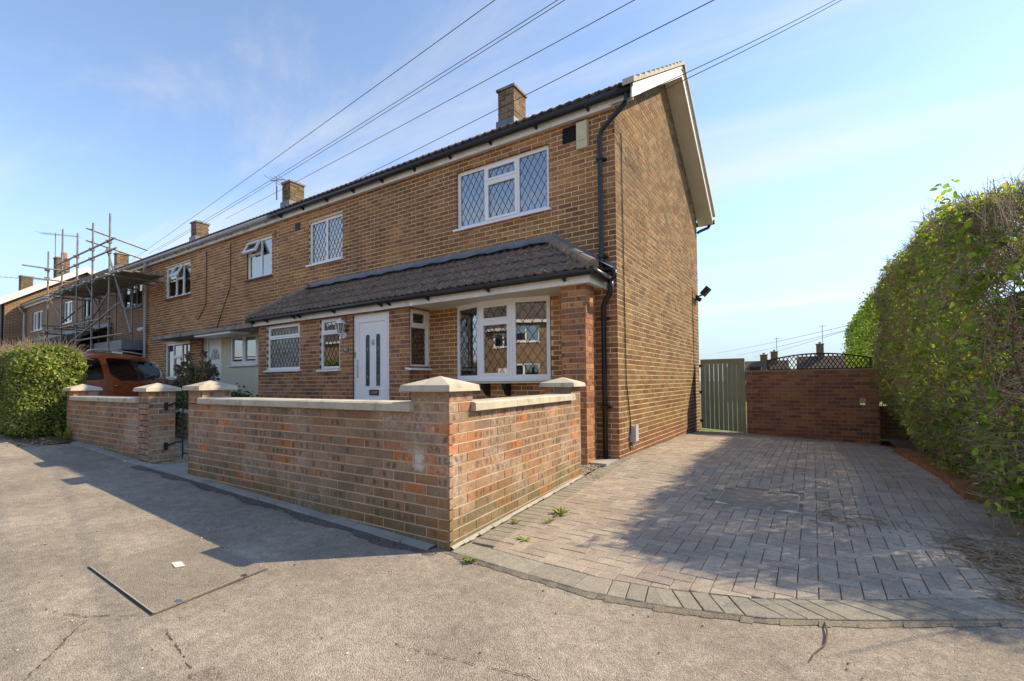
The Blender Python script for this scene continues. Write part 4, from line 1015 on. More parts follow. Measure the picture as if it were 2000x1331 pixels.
coping(gw, FW, -5.80, -2.49, .255, .045, zt, 5, rng); coping(gw, FRW, .275, RL-.275, .255, .045, zt, 3, rng)
cap(gw, -5.945, 2.665, .43, .42, zp); c_ = FRW.p(.15, -.19, 0); cap(gw, c_.x, c_.y, .46, .40, zp, RROT); c_ = FRW.p(RL-.15, -.165, 0); cap(gw, c_.x, c_.y, .44, .40, zp, RROT)

gw2 = thing('garden_wall', 'short brick garden wall between the clipped hedge and the iron gate', 'wall', (-8.8, 2.65, .2), 'front garden walls')
zt2, zp2 = .95, 1.10
bs = lay(FW, -10.52, -7.223, -.1, zt2, rng, PALG, anchor=-7.223+.01-.225*30)+lay(FW, -7.55, -7.223, zt2, zp2, rng, PALG)+lay(FW, -10.52, -10.19, zt2, zp2, rng, PALG)
bs += lay(Fr((-7.22, 0, 0), (0, 1, 0)), 2.511, 2.81, -.1, zp2, rng, PALG, shift=1)+lay(Fr((-10.19, 0, 0), (0, 1, 0)), 2.511, 2.82, zt2, zp2, rng, PALG, shift=1)
emit_bricks(gw2, bs, PALG, M_GWB, 200, keyname='g2', depth=.025)
def gback2(b): b.wbox((-10.51, 2.5135, -.3), (-7.23, 2.722, zt2)); b.wbox((-7.55+.003, 2.5135, -.2), (-7.2235, 2.81, zp2)); b.wbox((-10.52, 2.5135, zt2-.02), (-10.1935, 2.82, zp2))
part('wall_core', M_MORTG, gw2, gback2, kind='stuff')
coping(gw2, FW, -10.21, -7.53, .255, .045, zt2, 4, rng); cap(gw2, -7.385, 2.66, .43, .40, zp2); cap(gw2, -10.355, 2.665, .43, .41, zp2)

lw = thing('low_wall', 'knee high brick wall with a stone coping behind the iron gate', 'wall', (-9.2, 3.7, .3))
FLW = Fr((0, 3.7, 0), (1, 0, 0)); bs = lay(FLW, -10.2, -7.6, .15, .70, rng, PALG); emit_bricks(lw, bs, PALG, M_GWB, 30, keyname='lw')
part('wall_core', M_MORTG, lw, lambda b: b.wbox((-10.2, 3.704, 0), (-7.6, 3.90, .70))); coping(lw, FLW, -10.2, -7.58, .24, .04, .70, 4, rng)

# wrought iron gate
ig = thing('iron_gate', 'black wrought iron garden gate hung between the brick piers', 'gate', (-6.65, 2.86, .18))
FI = Fr((0, 2.86, 0), (1, 0, 0))
for i, x in enumerate((-7.12, -6.92, -6.72, -6.52, -6.32, -6.17)):
    def bar(b, x=x, i=i):
        t = 1.0 if i in (0, 5) else 1.0+.07*math.sin(math.pi*i/5)
        b.tube([FI.p(x, 0, .21), FI.p(x, 0, t)], .009 if i in (0, 5) else .007, 6)
        if i in (2, 4):
            b.tube([FI.p(x, 0, .58), FI.p(x, 0, .61), FI.p(x, 0, .645), FI.p(x, 0, .675)], [.007, .022, .022, .007], 8)
        b.tube([FI.p(x, 0, t), FI.p(x, 0, t+.03), FI.p(x, 0, t+.08)], [.004, .014, .001], 6)
    part('gate_bar', M_IRON, ig, bar)
for z in (.27, .86, .99): part('gate_rail', M_IRON, ig, lambda b: b.box(FI, -7.12, -6.17, z-.008, z+.008, -.01, .01))
for x in (-7.02, -6.62, -6.42):
    part('scroll', M_IRON, ig, lambda b: b.tube([FI.p(x+(.02+.05*t)*math.cos(t*7), 0, .925+(.01+.04*t)*math.sin(t*7)) for t in lin(0, 1, 18)], .004, 5))
for z in (.95, .42): part('gate_hinge', M_IRON, ig, lambda b: (b.tube([(-7.215, 2.70, z-.05), (-7.19, 2.74, z-.03), (-7.17, 2.80, z+.0), (-7.12, 2.86, z)], .012, 6), b.box(Fr((-7.22, 0, 0), (0, 1, 0)), 2.68, 2.72, z-.1, z+.0, 0, .02)))

# ------------------------------------------------------------------ rear boundary: gate, wall, trellis
sg = thing('side_gate', 'tall green painted boarded gate between the house and the rear wall', 'gate', (-1.7, 11.3, 0))
FS = Fr((0, 11.3, 0), (1, 0, 0)); GX0, GX1 = -2.155, -1.245
def gbot(x): return .085-.055*(x-GX0)/(GX1-GX0)
part('gate_post', M_WOODG, sg, lambda b: b.box(FS, GX1-.07, GX1, gbot(GX1), 1.60, -.035, .018)); part('gate_post', M_WOODG, sg, lambda b: b.box(FS, GX0, GX0+.09, gbot(GX0), 1.60, -.035, .018)); part('gate_rail', M_WOODG, sg, lambda b: (b.box(FS, GX0, GX1, 1.602, 1.648, -.04, .024)))
part('gate_rail', M_WOODG, sg, lambda b: b.box(FS, GX0+.092, GX1-.072, 1.535, 1.60, -.03, .012))
n = 8; w = (GX1-.072-GX0-.092)/n
for i in range(n):
    x0 = GX0+.092+i*w; part('board', M_WOODG, sg, lambda b: b.prism(FS, [(x0+.005, gbot(x0)), (x0+w-.005, gbot(x0+w)), (x0+w-.005, 1.533), (x0+.005, 1.533)], -.025, rng.uniform(-.003, .003)))
for z in (1.5, .9, .25): part('hinge', M_IRON, sg, lambda b: b.box(FS, GX0-.03, GX0+.03, z-.03, z+.03, -.02, .024))
bw = thing('boundary_wall', 'shaded red brick wall across the end of the driveway', 'wall', (0, 11.4, 0))
FB = Fr((0, 11.3, 0), (1, 0, 0)); VB = (.76, .85, .66, .79)
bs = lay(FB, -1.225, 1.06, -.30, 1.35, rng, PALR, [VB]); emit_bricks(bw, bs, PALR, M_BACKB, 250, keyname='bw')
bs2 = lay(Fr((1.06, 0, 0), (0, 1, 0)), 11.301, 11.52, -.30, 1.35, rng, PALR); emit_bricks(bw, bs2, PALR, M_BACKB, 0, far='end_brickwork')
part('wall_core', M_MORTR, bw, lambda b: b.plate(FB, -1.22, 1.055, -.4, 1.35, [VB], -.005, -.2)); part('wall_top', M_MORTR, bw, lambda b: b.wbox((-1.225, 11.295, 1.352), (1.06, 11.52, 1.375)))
vb = part('vent_block', M_STONE, bw, lambda b: b.plate(FB, VB[0], VB[1], VB[2], VB[3], [(VB[0]+.008, (VB[0]+VB[1])/2-.004, VB[2]+.01, .72), ((VB[0]+VB[1])/2+.004, VB[1]-.008, VB[2]+.01, .72), (VB[0]+.008, (VB[0]+VB[1])/2-.004, .732, VB[3]-.01), ((VB[0]+VB[1])/2+.004, VB[1]-.008, .732, VB[3]-.01)], .004, -.03))
tb = thing('timber_block', 'short brown timber block lying on the rear wall beside the gate', 'timber', (-1.0, 11.4, 1.375)); part('timber', M_TREL, tb, lambda b: b.wbox((-1.15, 11.33, 1.376), (-.93, 11.47, 1.46)))
tr = thing('trellis', 'brown arched diamond trellis panel on top of the rear brick wall', 'trellis', (0, 11.38, 1.376))
FT = Fr((0, 11.38, 0), (1, 0, 0)); TX0, TX1, TZ0 = -.80, .95, 1.378
def ttop(x): t = (x-TX0)/(TX1-TX0); return 1.585+.115*math.sin(math.pi*min(1, max(0, t)))**.9
for sgn in (1, -1):
    for i in range(-6, 36):
        xs_ = TX0+i*.075 if sgn > 0 else TX0-.4+i*.075
        # walk along the slat and keep the stretch inside the panel
        seg = [(xs_+sgn*t*.62, TZ0+t) for t in lin(0, .36, 37)]; seg = [(x, z) for x, z in seg if TX0 < x < TX1 and z < ttop(x)]
        if len(seg) < 4: continue
        (xa, za), (xb, zb) = seg[0], seg[-1]; d = .009
        part('slat', M_TREL, tr, lambda b: b.prism(FT, [(xa-d, za), (xa+d, za), (xb+d, zb), (xb-d, zb)], (.0 if sgn > 0 else .0105), (.010 if sgn > 0 else .0195)))
part('arched_rail', M_TREL, tr, lambda b: b.tube([FT.p(x, .01, ttop(x)) for x in lin(TX0, TX1, 24)], .016, 6))
for x in (TX0, TX1): part('post', M_TREL, tr, lambda b: b.box(FT, x-.018, x+.018, TZ0, ttop(x)+.02, -.01, .03))
part('bottom_rail', M_TREL, tr, lambda b: b.box(FT, TX0+.02, TX1-.02, TZ0, TZ0+.022, -.012, -.001))
dk = thing('side_wall', 'dark low brick wall in the shade under the end of the tall hedge', 'wall', (1.7, 11.9, 0)); FD = Fr((0, 11.9, 0), (1, 0, 0))
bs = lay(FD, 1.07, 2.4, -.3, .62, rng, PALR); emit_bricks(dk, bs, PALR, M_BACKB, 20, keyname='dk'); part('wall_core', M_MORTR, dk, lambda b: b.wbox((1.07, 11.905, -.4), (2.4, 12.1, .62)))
bk_ = thing('brick_kerb', 'row of brown bricks on edge along the foot of the tall hedge', 'kerb', (1.2, 7.6, 0))
FK = Fr((0, 0, 0), (0, 1, 0), (1, 0, 0)); y = 5.80; i = 0; kmesh = {}
while y < 9.7:
    c = rng.randrange(len(PALR)); xk = 1.22-.05*(y-5.8)/3.9
    if c not in kmesh:
        b = MB(); b.col = tuple(q*.8 for q in PALH[c]); b.box(Fr((0, 0, 0), (0, 1, 0), (1, 0, 0)), -.0325, .0325, -.06, .085, -.1, .1); kmesh[c] = b.mesh('brick', mat=M_BRICK)
    o = bpy.data.objects.new('brick', kmesh[c]); COL.objects.link(o); o.parent = bk_; o.location = Vector((xk, y, drive_z(1.1, y)+rng.uniform(-.004, .004)))-BASE[bk_.name]; o.rotation_euler = (0, 0, rng.uniform(-.02, .02)); y += .073
sheet('hedge_soil', lin(1.18, 5, 8), lin(3.2, 23, 20), lambda x, y: .012 if y < 4.4 else .02+.03*math.sin(y), M_SOIL)

# ------------------------------------------------------------------ inspection covers, litter
ic = thing('inspection_cover', 'recessed grey chamber cover with bright metal corners in the driveway', 'cover', (-.46, 5.0, .02), 'inspection covers')
zc = drive_z(-.46, 5.0)+.012
part('cover_infill', M_COVER, ic, lambda b: b.prism(HF, [(COVER[0]+.012, COVER[2]+.012), (COVER[1]-.012, COVER[2]+.012), (COVER[1]-.012, COVER[3]-.012), (COVER[0]+.012, COVER[3]-.012)], zc-.03, zc+.008))
part('cover_frame', M_CONC, ic, lambda b: b.plate(HF, COVER[0], COVER[1], COVER[2], COVER[3], [(COVER[0]+.012, COVER[1]-.012, COVER[2]+.012, COVER[3]-.012)], zc+.009, zc-.02))
for (x, y, sx, sy) in ((COVER[0], COVER[2], 1, 1), (COVER[1], COVER[2], -1, 1), (COVER[1], COVER[3], -1, -1), (COVER[0], COVER[3], 1, -1)):
    part('corner_plate', M_PLASTG, ic, lambda b: b.prism(HF, [(x+sx*.012, y+sy*.012), (x+sx*.14, y+sy*.012), (x+sx*.012, y+sy*.075)][::sx*sy], zc+.0085, zc+.0115))
ic2 = thing('inspection_cover', 'large asphalt filled chamber cover in the pavement with a raised front edge', 'cover', (-3.35, 1.32, .03), 'inspection covers')
CV = [(-3.80, 1.022), (-2.83, 1.012), (-2.90, 1.64), (-3.85, 1.635)]
cvz = lambda x: rise(x)+.006
def ccover(b):
    vs = [(x, y, cvz(x)+(.004 if y < 1.3 else -.001)) for x, y in CV]; lo = [(x, y, -.05) for x, y in CV]
    b.add(vs+lo, [(0, 1, 2, 3)]+[(i+4, (i+1) % 4+4, (i+1) % 4, i) for i in range(4)])
part('cover_infill', M_COVER, ic2, ccover)
def cframe(b):
    for (p, q) in ((CV[0], CV[1]), (CV[1], CV[2])):
        d = Vector((q[0]-p[0], q[1]-p[1])).normalized(); n_ = Vector((-d.y, d.x))*.007
        b.quad((p[0], p[1], cvz(p[0])+.0055), (q[0], q[1], cvz(q[0])+.0055), (q[0]+n_.x, q[1]+n_.y, cvz(q[0])+.0055), (p[0]+n_.x, p[1]+n_.y, cvz(p[0])+.0055))
part('cover_frame', M_CONC, ic2, cframe, kind='stuff')
part('cover_gap', M_IRON, ic2, lambda b: b.quad((-3.825, 1.017, rise(-3.82)+.0045), (-2.83, 1.003, rise(-2.83)+.0045), (-2.83, 1.011, rise(-2.83)+.0045), (-3.81, 1.026, rise(-3.82)+.0045)))
part('cover_gap', M_SOIL, ic2, lambda b: b.quad((-2.829, 1.0, rise(-2.83)+.0045), (-2.818, 1.0, rise(-2.83)+.0045), (-2.886, 1.64, rise(-2.9)+.0045), (-2.899, 1.64, rise(-2.9)+.0045)))
for (x, y) in ((-2.865, 1.14), (-2.90, 1.50)): part('lifting_keyhole', M_CHROME, ic2, lambda b: b.prism(HF, [(x-.02, y-.012), (x+.02, y-.012), (x+.02, y+.012), (x-.02, y+.012)], cvz(x), cvz(x)+.006))
lb = MB(); cx, cy = -3.385, 1.345; lb.prism(HF, [(cx-.075, cy-.012), (cx+.03, cy-.032), (cx+.06, cy+.012), (cx-.045, cy+.032)], cvz(cx)+.002, cvz(cx)+.007)
tag(lb.build('paper_label', M_PAPER, None, at=(cx, cy, cvz(cx))), 'small white paper rectangle lying on the pavement chamber cover', 'paper', 'bits of litter')
lb = MB(); lb.add([(-7.92, 2.37, .165), (-7.70, 2.36, .16), (-7.66, 2.43, .175), (-7.76, 2.46, .19), (-7.90, 2.43, .17)], [(0, 1, 2, 3, 4)])
tag(lb.build('litter_paper', M_PAPER, None, at=(-7.8, 2.41, .165)), 'crumpled white scrap of paper against the foot of the short wall', 'paper', 'bits of litter')

# ------------------------------------------------------------------ neighbouring houses
def far_house(name, label, x0, x1, wins, front_mat, eave=(EAVE_Y, EAVE_Z), seed=0, yf=6.18, real=False, gut_mat=None, ops=()):
    th = thing(name, label, 'house', ((x0+x1)/2, 8.9, 0), 'terraced houses'); rg = random.Random(seed); F = Fr((0, yf, 0), (1, 0, 0))
    holes = [w_[:4] for w_ in wins]+list(ops)
    if real: emit_bricks(th, lay(F, x0, x1, .0, 5.0, rg, PALH, holes, anchor=-2.241-.225*60, joint=.0135), PALH, M_BRICK, 0)
    part('wall', M_MORTAR if real else front_mat, th, lambda b: (b.plate(F, x0, x1, -.5, 5.02, holes, -.0035 if real else 0, -.15, False)))
    part('rear_wall', M_MORTAR, th, lambda b: b.quad((x1, 11.66, -.5), (x0, 11.66, -.5), (x0, 11.66, 4.9), (x1, 11.66, 4.9)))
    rm = []
    for w_ in wins: window(th, F, *w_[:4], w_[4], mat=w_[5], sill=True, sill_mat=w_[6], room=rm, curtain=w_[7], fw=.06, sill_out=.05)
    rooms(th, rm); house_roof(th, x0, x1)
    part('fascia', M_FASCIA, th, lambda b: b.wbox((x0, 6.095, 4.985), (x1-.002, 6.118, 5.145))); part('eaves_soffit', M_SOFFIT, th, lambda b: b.wbox((x0, 6.118, 4.995), (x1-.002, yf+.002, 5.015)))
    gutter(th, [(x0, 6.035, 5.115), (x1, 6.035, 5.115)], gut_mat or M_GREYPIPE)
    return th
TWO = [(0, .5, 0, 1, 0), (.5, 1, 0, 1, 1)]
nb = far_house('terraced_house', 'middle brown brick house with white framed windows and a concrete door canopy', -18.0, -10.556,
    [(-11.93, -10.81, 3.79, 4.77, [(0, .52, 0, .64, 0), (0, .52, .64, 1, 2), (.52, 1, 0, 1, 0)], M_UPVC, M_REDSILL, .98), (-16.65, -15.0, 3.79, 4.76, [(0, .38, 0, 1, 0), (.38, .66, 0, .58, 0), (.38, .66, .58, 1, 2), (.66, 1, 0, 1, 0)], M_UPVC, M_REDSILL, .98),
     (-16.65, -15.0, 1.37, 2.43, [(0, .30, 0, 1, 0), (.30, .64, 0, .62, 1), (.30, .64, .62, 1, 0), (.64, 1, 0, 1, 0)], M_UPVC, M_UPVC, .95)], None, seed=4, real=True, ops=[(-14.25, -10.556, -.4, 2.50)])
for (u0, u1, zt_, zb_) in ((-11.93, -11.35, 4.74, 4.42), (-16.02, -15.55, 4.74, 4.36)):
    # top-hung vent standing open
    F = Fr((0, 6.18, zt_), (1, 0, 0), V=(0, math.sin(math.radians(24)), math.cos(math.radians(24)))); F.N = F.U.cross(F.V)
    sv = part('open_vent', M_UPVC, nb, lambda b: b.plate(F, u0, u1, -(zt_-zb_), 0, [(u0+.05, u1-.05, -(zt_-zb_)+.05, -.05)], .0, -.045)); part('pane', M_GLASS, sv, lambda b: b.box(F, u0+.045, u1-.045, -(zt_-zb_)+.045, -.045, -.03, -.024))
FN = Fr((0, 6.22, 0), (1, 0, 0))
part('rendered_panel', M_CREAM, nb, lambda b: b.plate(FN, -14.25, -10.5, -.3, 2.52, [(-14.12, -13.28, -.1, 2.44), (-12.82, -11.5, 1.68, 2.46)], 0, -.12, False))
window(nb, FN, -12.82, -11.5, 1.68, 2.46, [(0, .5, 0, 1, 1), (.5, 1, 0, 1, 1)], sill=True, rec=.02, curtain=.97)
nd = part('front_door', M_UPVC, nb, lambda b: (b.plate(FN, -14.12, -13.28, -.1, 2.44, [(-14.05, -13.35, -.1, 2.37)], -.01, -.07), b.box(FN, -14.05, -13.35, -.1, 2.37, -.07, -.04)))
fan = [(-13.70+.24*math.cos(a), 1.86+.30*math.sin(a)) for a in lin(0, math.pi, 14)]
part('fan_light', M_CARGL, nd, lambda b: b.prism(FN, fan, -.04, -.034))
part('fan_bars', M_UPVC, nd, lambda b: [b.prism(FN, [(-13.70+.05*math.cos(a)-.009*math.sin(a), 1.86+.05*math.sin(a)+.009*math.cos(a)), (-13.70+.05*math.cos(a)+.009*math.sin(a), 1.86+.05*math.sin(a)-.009*math.cos(a)), (-13.70+.24*math.cos(a)+.009*math.sin(a), 1.86+.3*math.sin(a)-.009*math.cos(a)), (-13.70+.24*math.cos(a)-.009*math.sin(a), 1.86+.3*math.sin(a)+.009*math.cos(a))], -.034, -.026) for a in lin(.55, math.pi-.55, 4)], kind='stuff')
part('canopy', M_CONCC, nb, lambda b: b.wbox((-15.8, 5.56, 2.455), (-10.52, 6.19, 2.545)))
part('canopy_edge', M_UPVC, nb, lambda b: b.wbox((-13.4, 5.62, 2.40), (-11.6, 6.1, 2.452)))
part('cable', M_IRON, nb, lambda b: b.tube([FF.p(-14.0, .02, 4.88), FF.p(-14.02, .02, 3.4), FF.p(-14.4, .02, 3.05)], .009, 5)); part('cable', M_IRON, nb, lambda b: b.tube([FF.p(-12.7, .02, 4.88), FF.p(-12.72, .02, 3.7), FF.p(-13.0, .02, 3.3), FF.p(-13.5, .02, 2.55)], .009, 5))
part('airbrick', M_AIRBRICK, nb, lambda b: (b.box(FF, -10.83+.12, -10.62, 4.53+.12, 4.83, -.02, .006), [b.box(FF, -10.70+i*.026, -10.69+i*.026, 4.66, 4.82, .006, .014) for i in range(3)])); part('airbrick', M_AIRBRICK, nb, lambda b: (b.box(FF, -17.35, -17.12, 4.6, 4.76, -.02, .006), [b.box(FF, -17.33+i*.04, -17.31+i*.04, 4.61, 4.75, .006, .014) for i in range(5)]))
part('downpipe', M_GREYPIPE, nb, lambda b: b.tube([(-17.75, 6.03, 5.10), (-17.75, 6.03, 4.95), (-17.9, 6.05, 4.78), (-17.93, 6.1, 4.70), (-17.93, 6.1, .3)], .04, 8))
brackets(nb, [-10.9-i*.8 for i in range(9)], 6.035, 5.115, M_GREYPIPE)
part('pipe_outlet', M_UPVC, nb, lambda b: b.tube([(-18.1, 6.16, 3.0), (-18.1, 6.02, 2.97), (-18.1, 5.98, 2.93)], [.07, .06, .05], 8))
chimney(nb, -14.45, -14.0, 8.6, 9.09, 6.95, 7.76, 1, seed=2)
h3 = far_house('terraced_house', 'scaffolded brick house with dark grey window frames beyond the copper car', -25.0, -18.004,
    [(-20.06, -18.42, 3.79, 4.68, [(0, .36, 0, 1, 1), (.36, .68, 0, 1, 1), (.68, 1, 0, 1, 1)], M_UPVCD, M_UPVCD, None), (-24.25, -23.15, 3.79, 4.66, [(0, .5, 0, 1, 1), (.5, 1, 0, 1, 1)], M_UPVCD, M_UPVCD, None)], M_BTX, seed=6)
chimney(h3, -20.87, -20.42, 8.6, 9.07, 6.95, 7.70, 1, seed=3)
part('porch_fascia', M_LEAD, h3, lambda b: b.wbox((-20.5, 5.55, 2.30), (-18.06, 6.18, 2.60))); part('porch_window', M_CARGL, h3, lambda b: b.wbox((-20.4, 5.62, 1.4), (-18.2, 6.1, 2.29)))
h4 = far_house('terraced_house', 'brick house with white window frames behind the scaffold, next to the white gabled house', -32.5, -25.004,
    [(-26.6, -25.45, 3.80, 4.72, TWO, M_UPVC, M_UPVC, .98), (-31.25, -29.6, 3.78, 4.70, [(0, .34, 0, 1, 1), (.34, .66, 0, 1, 0), (.66, 1, 0, 1, 1)], M_UPVC, M_UPVC, .98)], M_BTX, seed=7)
chimney(h4, -29.1, -28.73, 8.6, 9.08, 6.95, 7.75, 1, seed=4)
part('downpipe', M_GREYPIPE, h4, lambda b: b.tube([(-32.2, 5.9, 5.0), (-32.2, 5.95, 4.9), (-32.3, 6.1, 4.72), (-32.3, 6.1, .5)], .045, 8))
for th_, a, e in ((h3, -24.98, -21.0), (h4, -31.0, -25.02)):
    part('porch_roof', M_TILE, th_, lambda b: (roof_sheet(b, a, e, 5.0, 2.62, 6.16, 3.28), b.wbox((a, 5.05, 2.5), (e, 6.16, 2.6))), kind='stuff'); part('flashing', M_LEAD, th_, lambda b: b.wbox((a, 6.12, 3.26), (e, 6.178, 3.42)))
    part('porch_wall', M_BTX, th_, lambda b: b.wbox((a+.2, 5.2, -.3), (e-.2, 6.1, 2.5)))
# gabled house at the far end
h5 = thing('gabled_house', 'far brick house showing a sunlit gable with a white bargeboard', 'house', (-40, 8.4, .5), 'terraced houses')
gx, gy0, gy1, gr, gze, gzr = -32.62, 5.5, 11.3, 8.43, 5.32, 7.44
FG5 = Fr((gx, 0, 0), (0, 1, 0))
part('gable_wall', M_BTY, h5, lambda b: b.add([FG5.p(gy0, 0, 0), FG5.p(gy1, 0, 0), FG5.p(gy1, 0, gze), FG5.p(gr, 0, gzr-.1), FG5.p(gy0, 0, gze)], [(0, 1, 2, 3, 4)]))
F5 = Fr((0, gy0, 0), (1, 0, 0)); w5 = (-35.6, -33.6, 3.75, 4.75); part('wall', M_BTX, h5, lambda b: b.plate(F5, -47, gx, -.3, gze, [w5], 0, -.12, False)); rm = []; window(h5, F5, *w5, TWO, sill=True, room=rm, curtain=.98); rooms(h5, rm)
def roof5(b):
    for (y, s) in ((gy0-.25, 1), (gy1+.25, -1)):
        z = gze-.17; b.add([(-47, y, z+.15), (gx+.25, y, z+.15), (gx+.25, gr, gzr+.08), (-47, gr, gzr+.08), (-47, y, z+.03), (gx+.25, y, z+.03), (gx+.25, gr, gzr-.04), (-47, gr, gzr-.04)], [(0, 1, 2, 3), (4, 5, 6, 7), (0, 1, 5, 4), (1, 2, 6, 5)])
part('roof', M_TILE, h5, roof5)
def barge5(b):
    for s in (1, -1):
        y0 = gy0-.28 if s > 0 else 2*gr-(gy0-.28)
        pl = [(y0, gze-.30), (gr, gzr-.22), (gr, gzr+.1), (y0, gze+.02)]; b.prism(Fr((gx+.25, 0, 0), (0, 1, 0)), pl if s > 0 else pl[::-1], 0, .03)
part('bargeboard', M_BARGE, h5, barge5)
part('downpipe', M_BLACK, h5, lambda b: b.tube([(gx-.25, 5.45, 5.2), (gx-.25, 5.45, .4)], .05, 8))
ch5 = chimney(h5, -38.6, -38.0, 8.5, 9.1, 7.2, 8.95, 1, seed=5, cm=M_POT); chimney(h5, -46.6, -46.0, 8.5, 9.1, 7.2, 8.9, 0, seed=6)
part('tall_pot', M_POT, h5, lambda b: b.tube([(-38.3, 8.9, 8.9), (-38.3, 8.9, 9.3)], .15, 10))
def aerial(name, label, base, h, boom, n=9, mat=None):
    a = thing(name, label, 'aerial', base, 'television aerials'); x, y, z = base
    part('mast', M_STEEL, a, lambda b: b.tube([(x, y, z), (x, y, z+h)], .022, 6)); d = Vector(boom); l = d.length; d.normalize(); s = d.cross(ZUP).normalized()
    A = Vector((x, y, z+h-.1))-d*l*.4
    part('boom', M_STEEL, a, lambda b: b.tube([A, A+d*l], .012, 5))
    for i in range(n):
        c = A+d*l*(i+.5)/n; w = .28 if i else .4; part('element', M_STEEL, a, lambda b: b.tube([c-ZUP*0-s*w, c+s*w], .008, 4))
    return a
aerial('television_aerial', 'long television aerial on a mast above the gabled house chimney with a clay pot', (-39.2, 8.7, 8.9), 1.75, (1.8, 1.4, -.2), 12); aerial('television_aerial', 'television aerial on a thin mast at the farthest chimney', (-50, 9.2, 6.5), 2.9, (2.4, 2.2, -.2), 9)
aerial('television_aerial', 'small upright aerial fixed to the side of the middle house chimney', (-14.6, 8.5, 7.2), .75, (.5, .2, 0), 4)

# ------------------------------------------------------------------ scaffolding
sf = thing('scaffolding', 'galvanised tube scaffold with a boarded platform in front of the far brick house', 'scaffolding', (-20, 5.4, .3))
SY = 4.95; IY = 5.95
def pole(a, e, r=.026, nm='scaffold_tube'): part(nm, M_STEEL, sf, lambda b: b.tube([a, e], r, 7))
SX = [(-23.11, 6.04), (-21.50, 6.55), (-19.94, 6.13), (-18.51, 6.19), (-17.10, 6.19)]
for x, zt_ in SX: pole((x, SY, .2), (x, SY, zt_), nm='standard')
for x in (-23.1, -21.5, -19.9, -18.5): pole((x, IY, .2), (x, IY, 4.5), nm='standard')
for (xa, xb, z) in ((-22.15, -16.54, 5.36), (-21.85, -16.41, 5.06), (-22.42, -16.27, 4.38), (-23.68, -16.67, 3.14)): pole((xa, SY-.05, z), (xb, SY-.05, z), nm='ledger')
pole((-23.0, IY-.05, 4.36), (-16.4, IY-.05, 4.36), nm='ledger'); pole((-19.8, SY-.05, 2.62), (-15.9, SY-.05, 2.60), nm='ledger')
for x, z in ((-18.56, 6.0), (-18.56, 5.62)): pole((x, 4.80, z), (x+.05, 6.35, z-.34 if z > 5.9 else z-.30), nm='transom')
for z in (5.40, 5.0): pole((-23.0, 4.27, z), (-23.0, 5.5, z), nm='transom')
for x, z in ((-23.0, 3.05), (-21.3, 3.1), (-22.6, 3.3)): pole((x, 4.7, z), (x, 6.1, z), nm='transom')
for x in (-22.3, -21.4, -20.4, -19.4, -18.4, -17.3, -16.6): pole((x, 4.7, 4.30), (x, 6.1, 4.30), nm='transom')
for a, e in (((-20.96, SY-.1, 2.40), (-15.98, SY-.1, 3.45)), ((-19.87, SY+.06, 2.70), (-17.19, SY+.06, 3.98)), ((-17.57, SY+.07, 5.26), (-15.66, SY+.07, 2.6)), ((-23.2, SY+.06, 4.32), (-21.6, SY+.06, 3.5)), ((-22.9, IY, 4.3), (-21.6, SY, 3.3)), ((-19.5, SY+.1, 4.5), (-18.2, SY+.1, 3.4))): pole(a, e, nm='brace')
for i in range(4): part('scaffold_board', M_BOARD, sf, lambda b: b.wbox((-22.6+.2*i, 5.02+.24*i, 4.41+.002*i), (-16.3+.15*(i % 2), 5.02+.24*i+.225, 4.45+.002*i)))
part('toe_board', M_BOARD, sf, lambda b: b.wbox((-22.0, 4.98, 4.46), (-17.2, 5.015, 4.62)))
for x, zt_ in SX:
    for z in (4.38, 5.06, 5.36, 3.14):
        if z < zt_: part('coupler', M_STEEL, sf, lambda b: b.wbox((x-.045, SY-.09, z-.04), (x+.045, SY+.04, z+.04)))

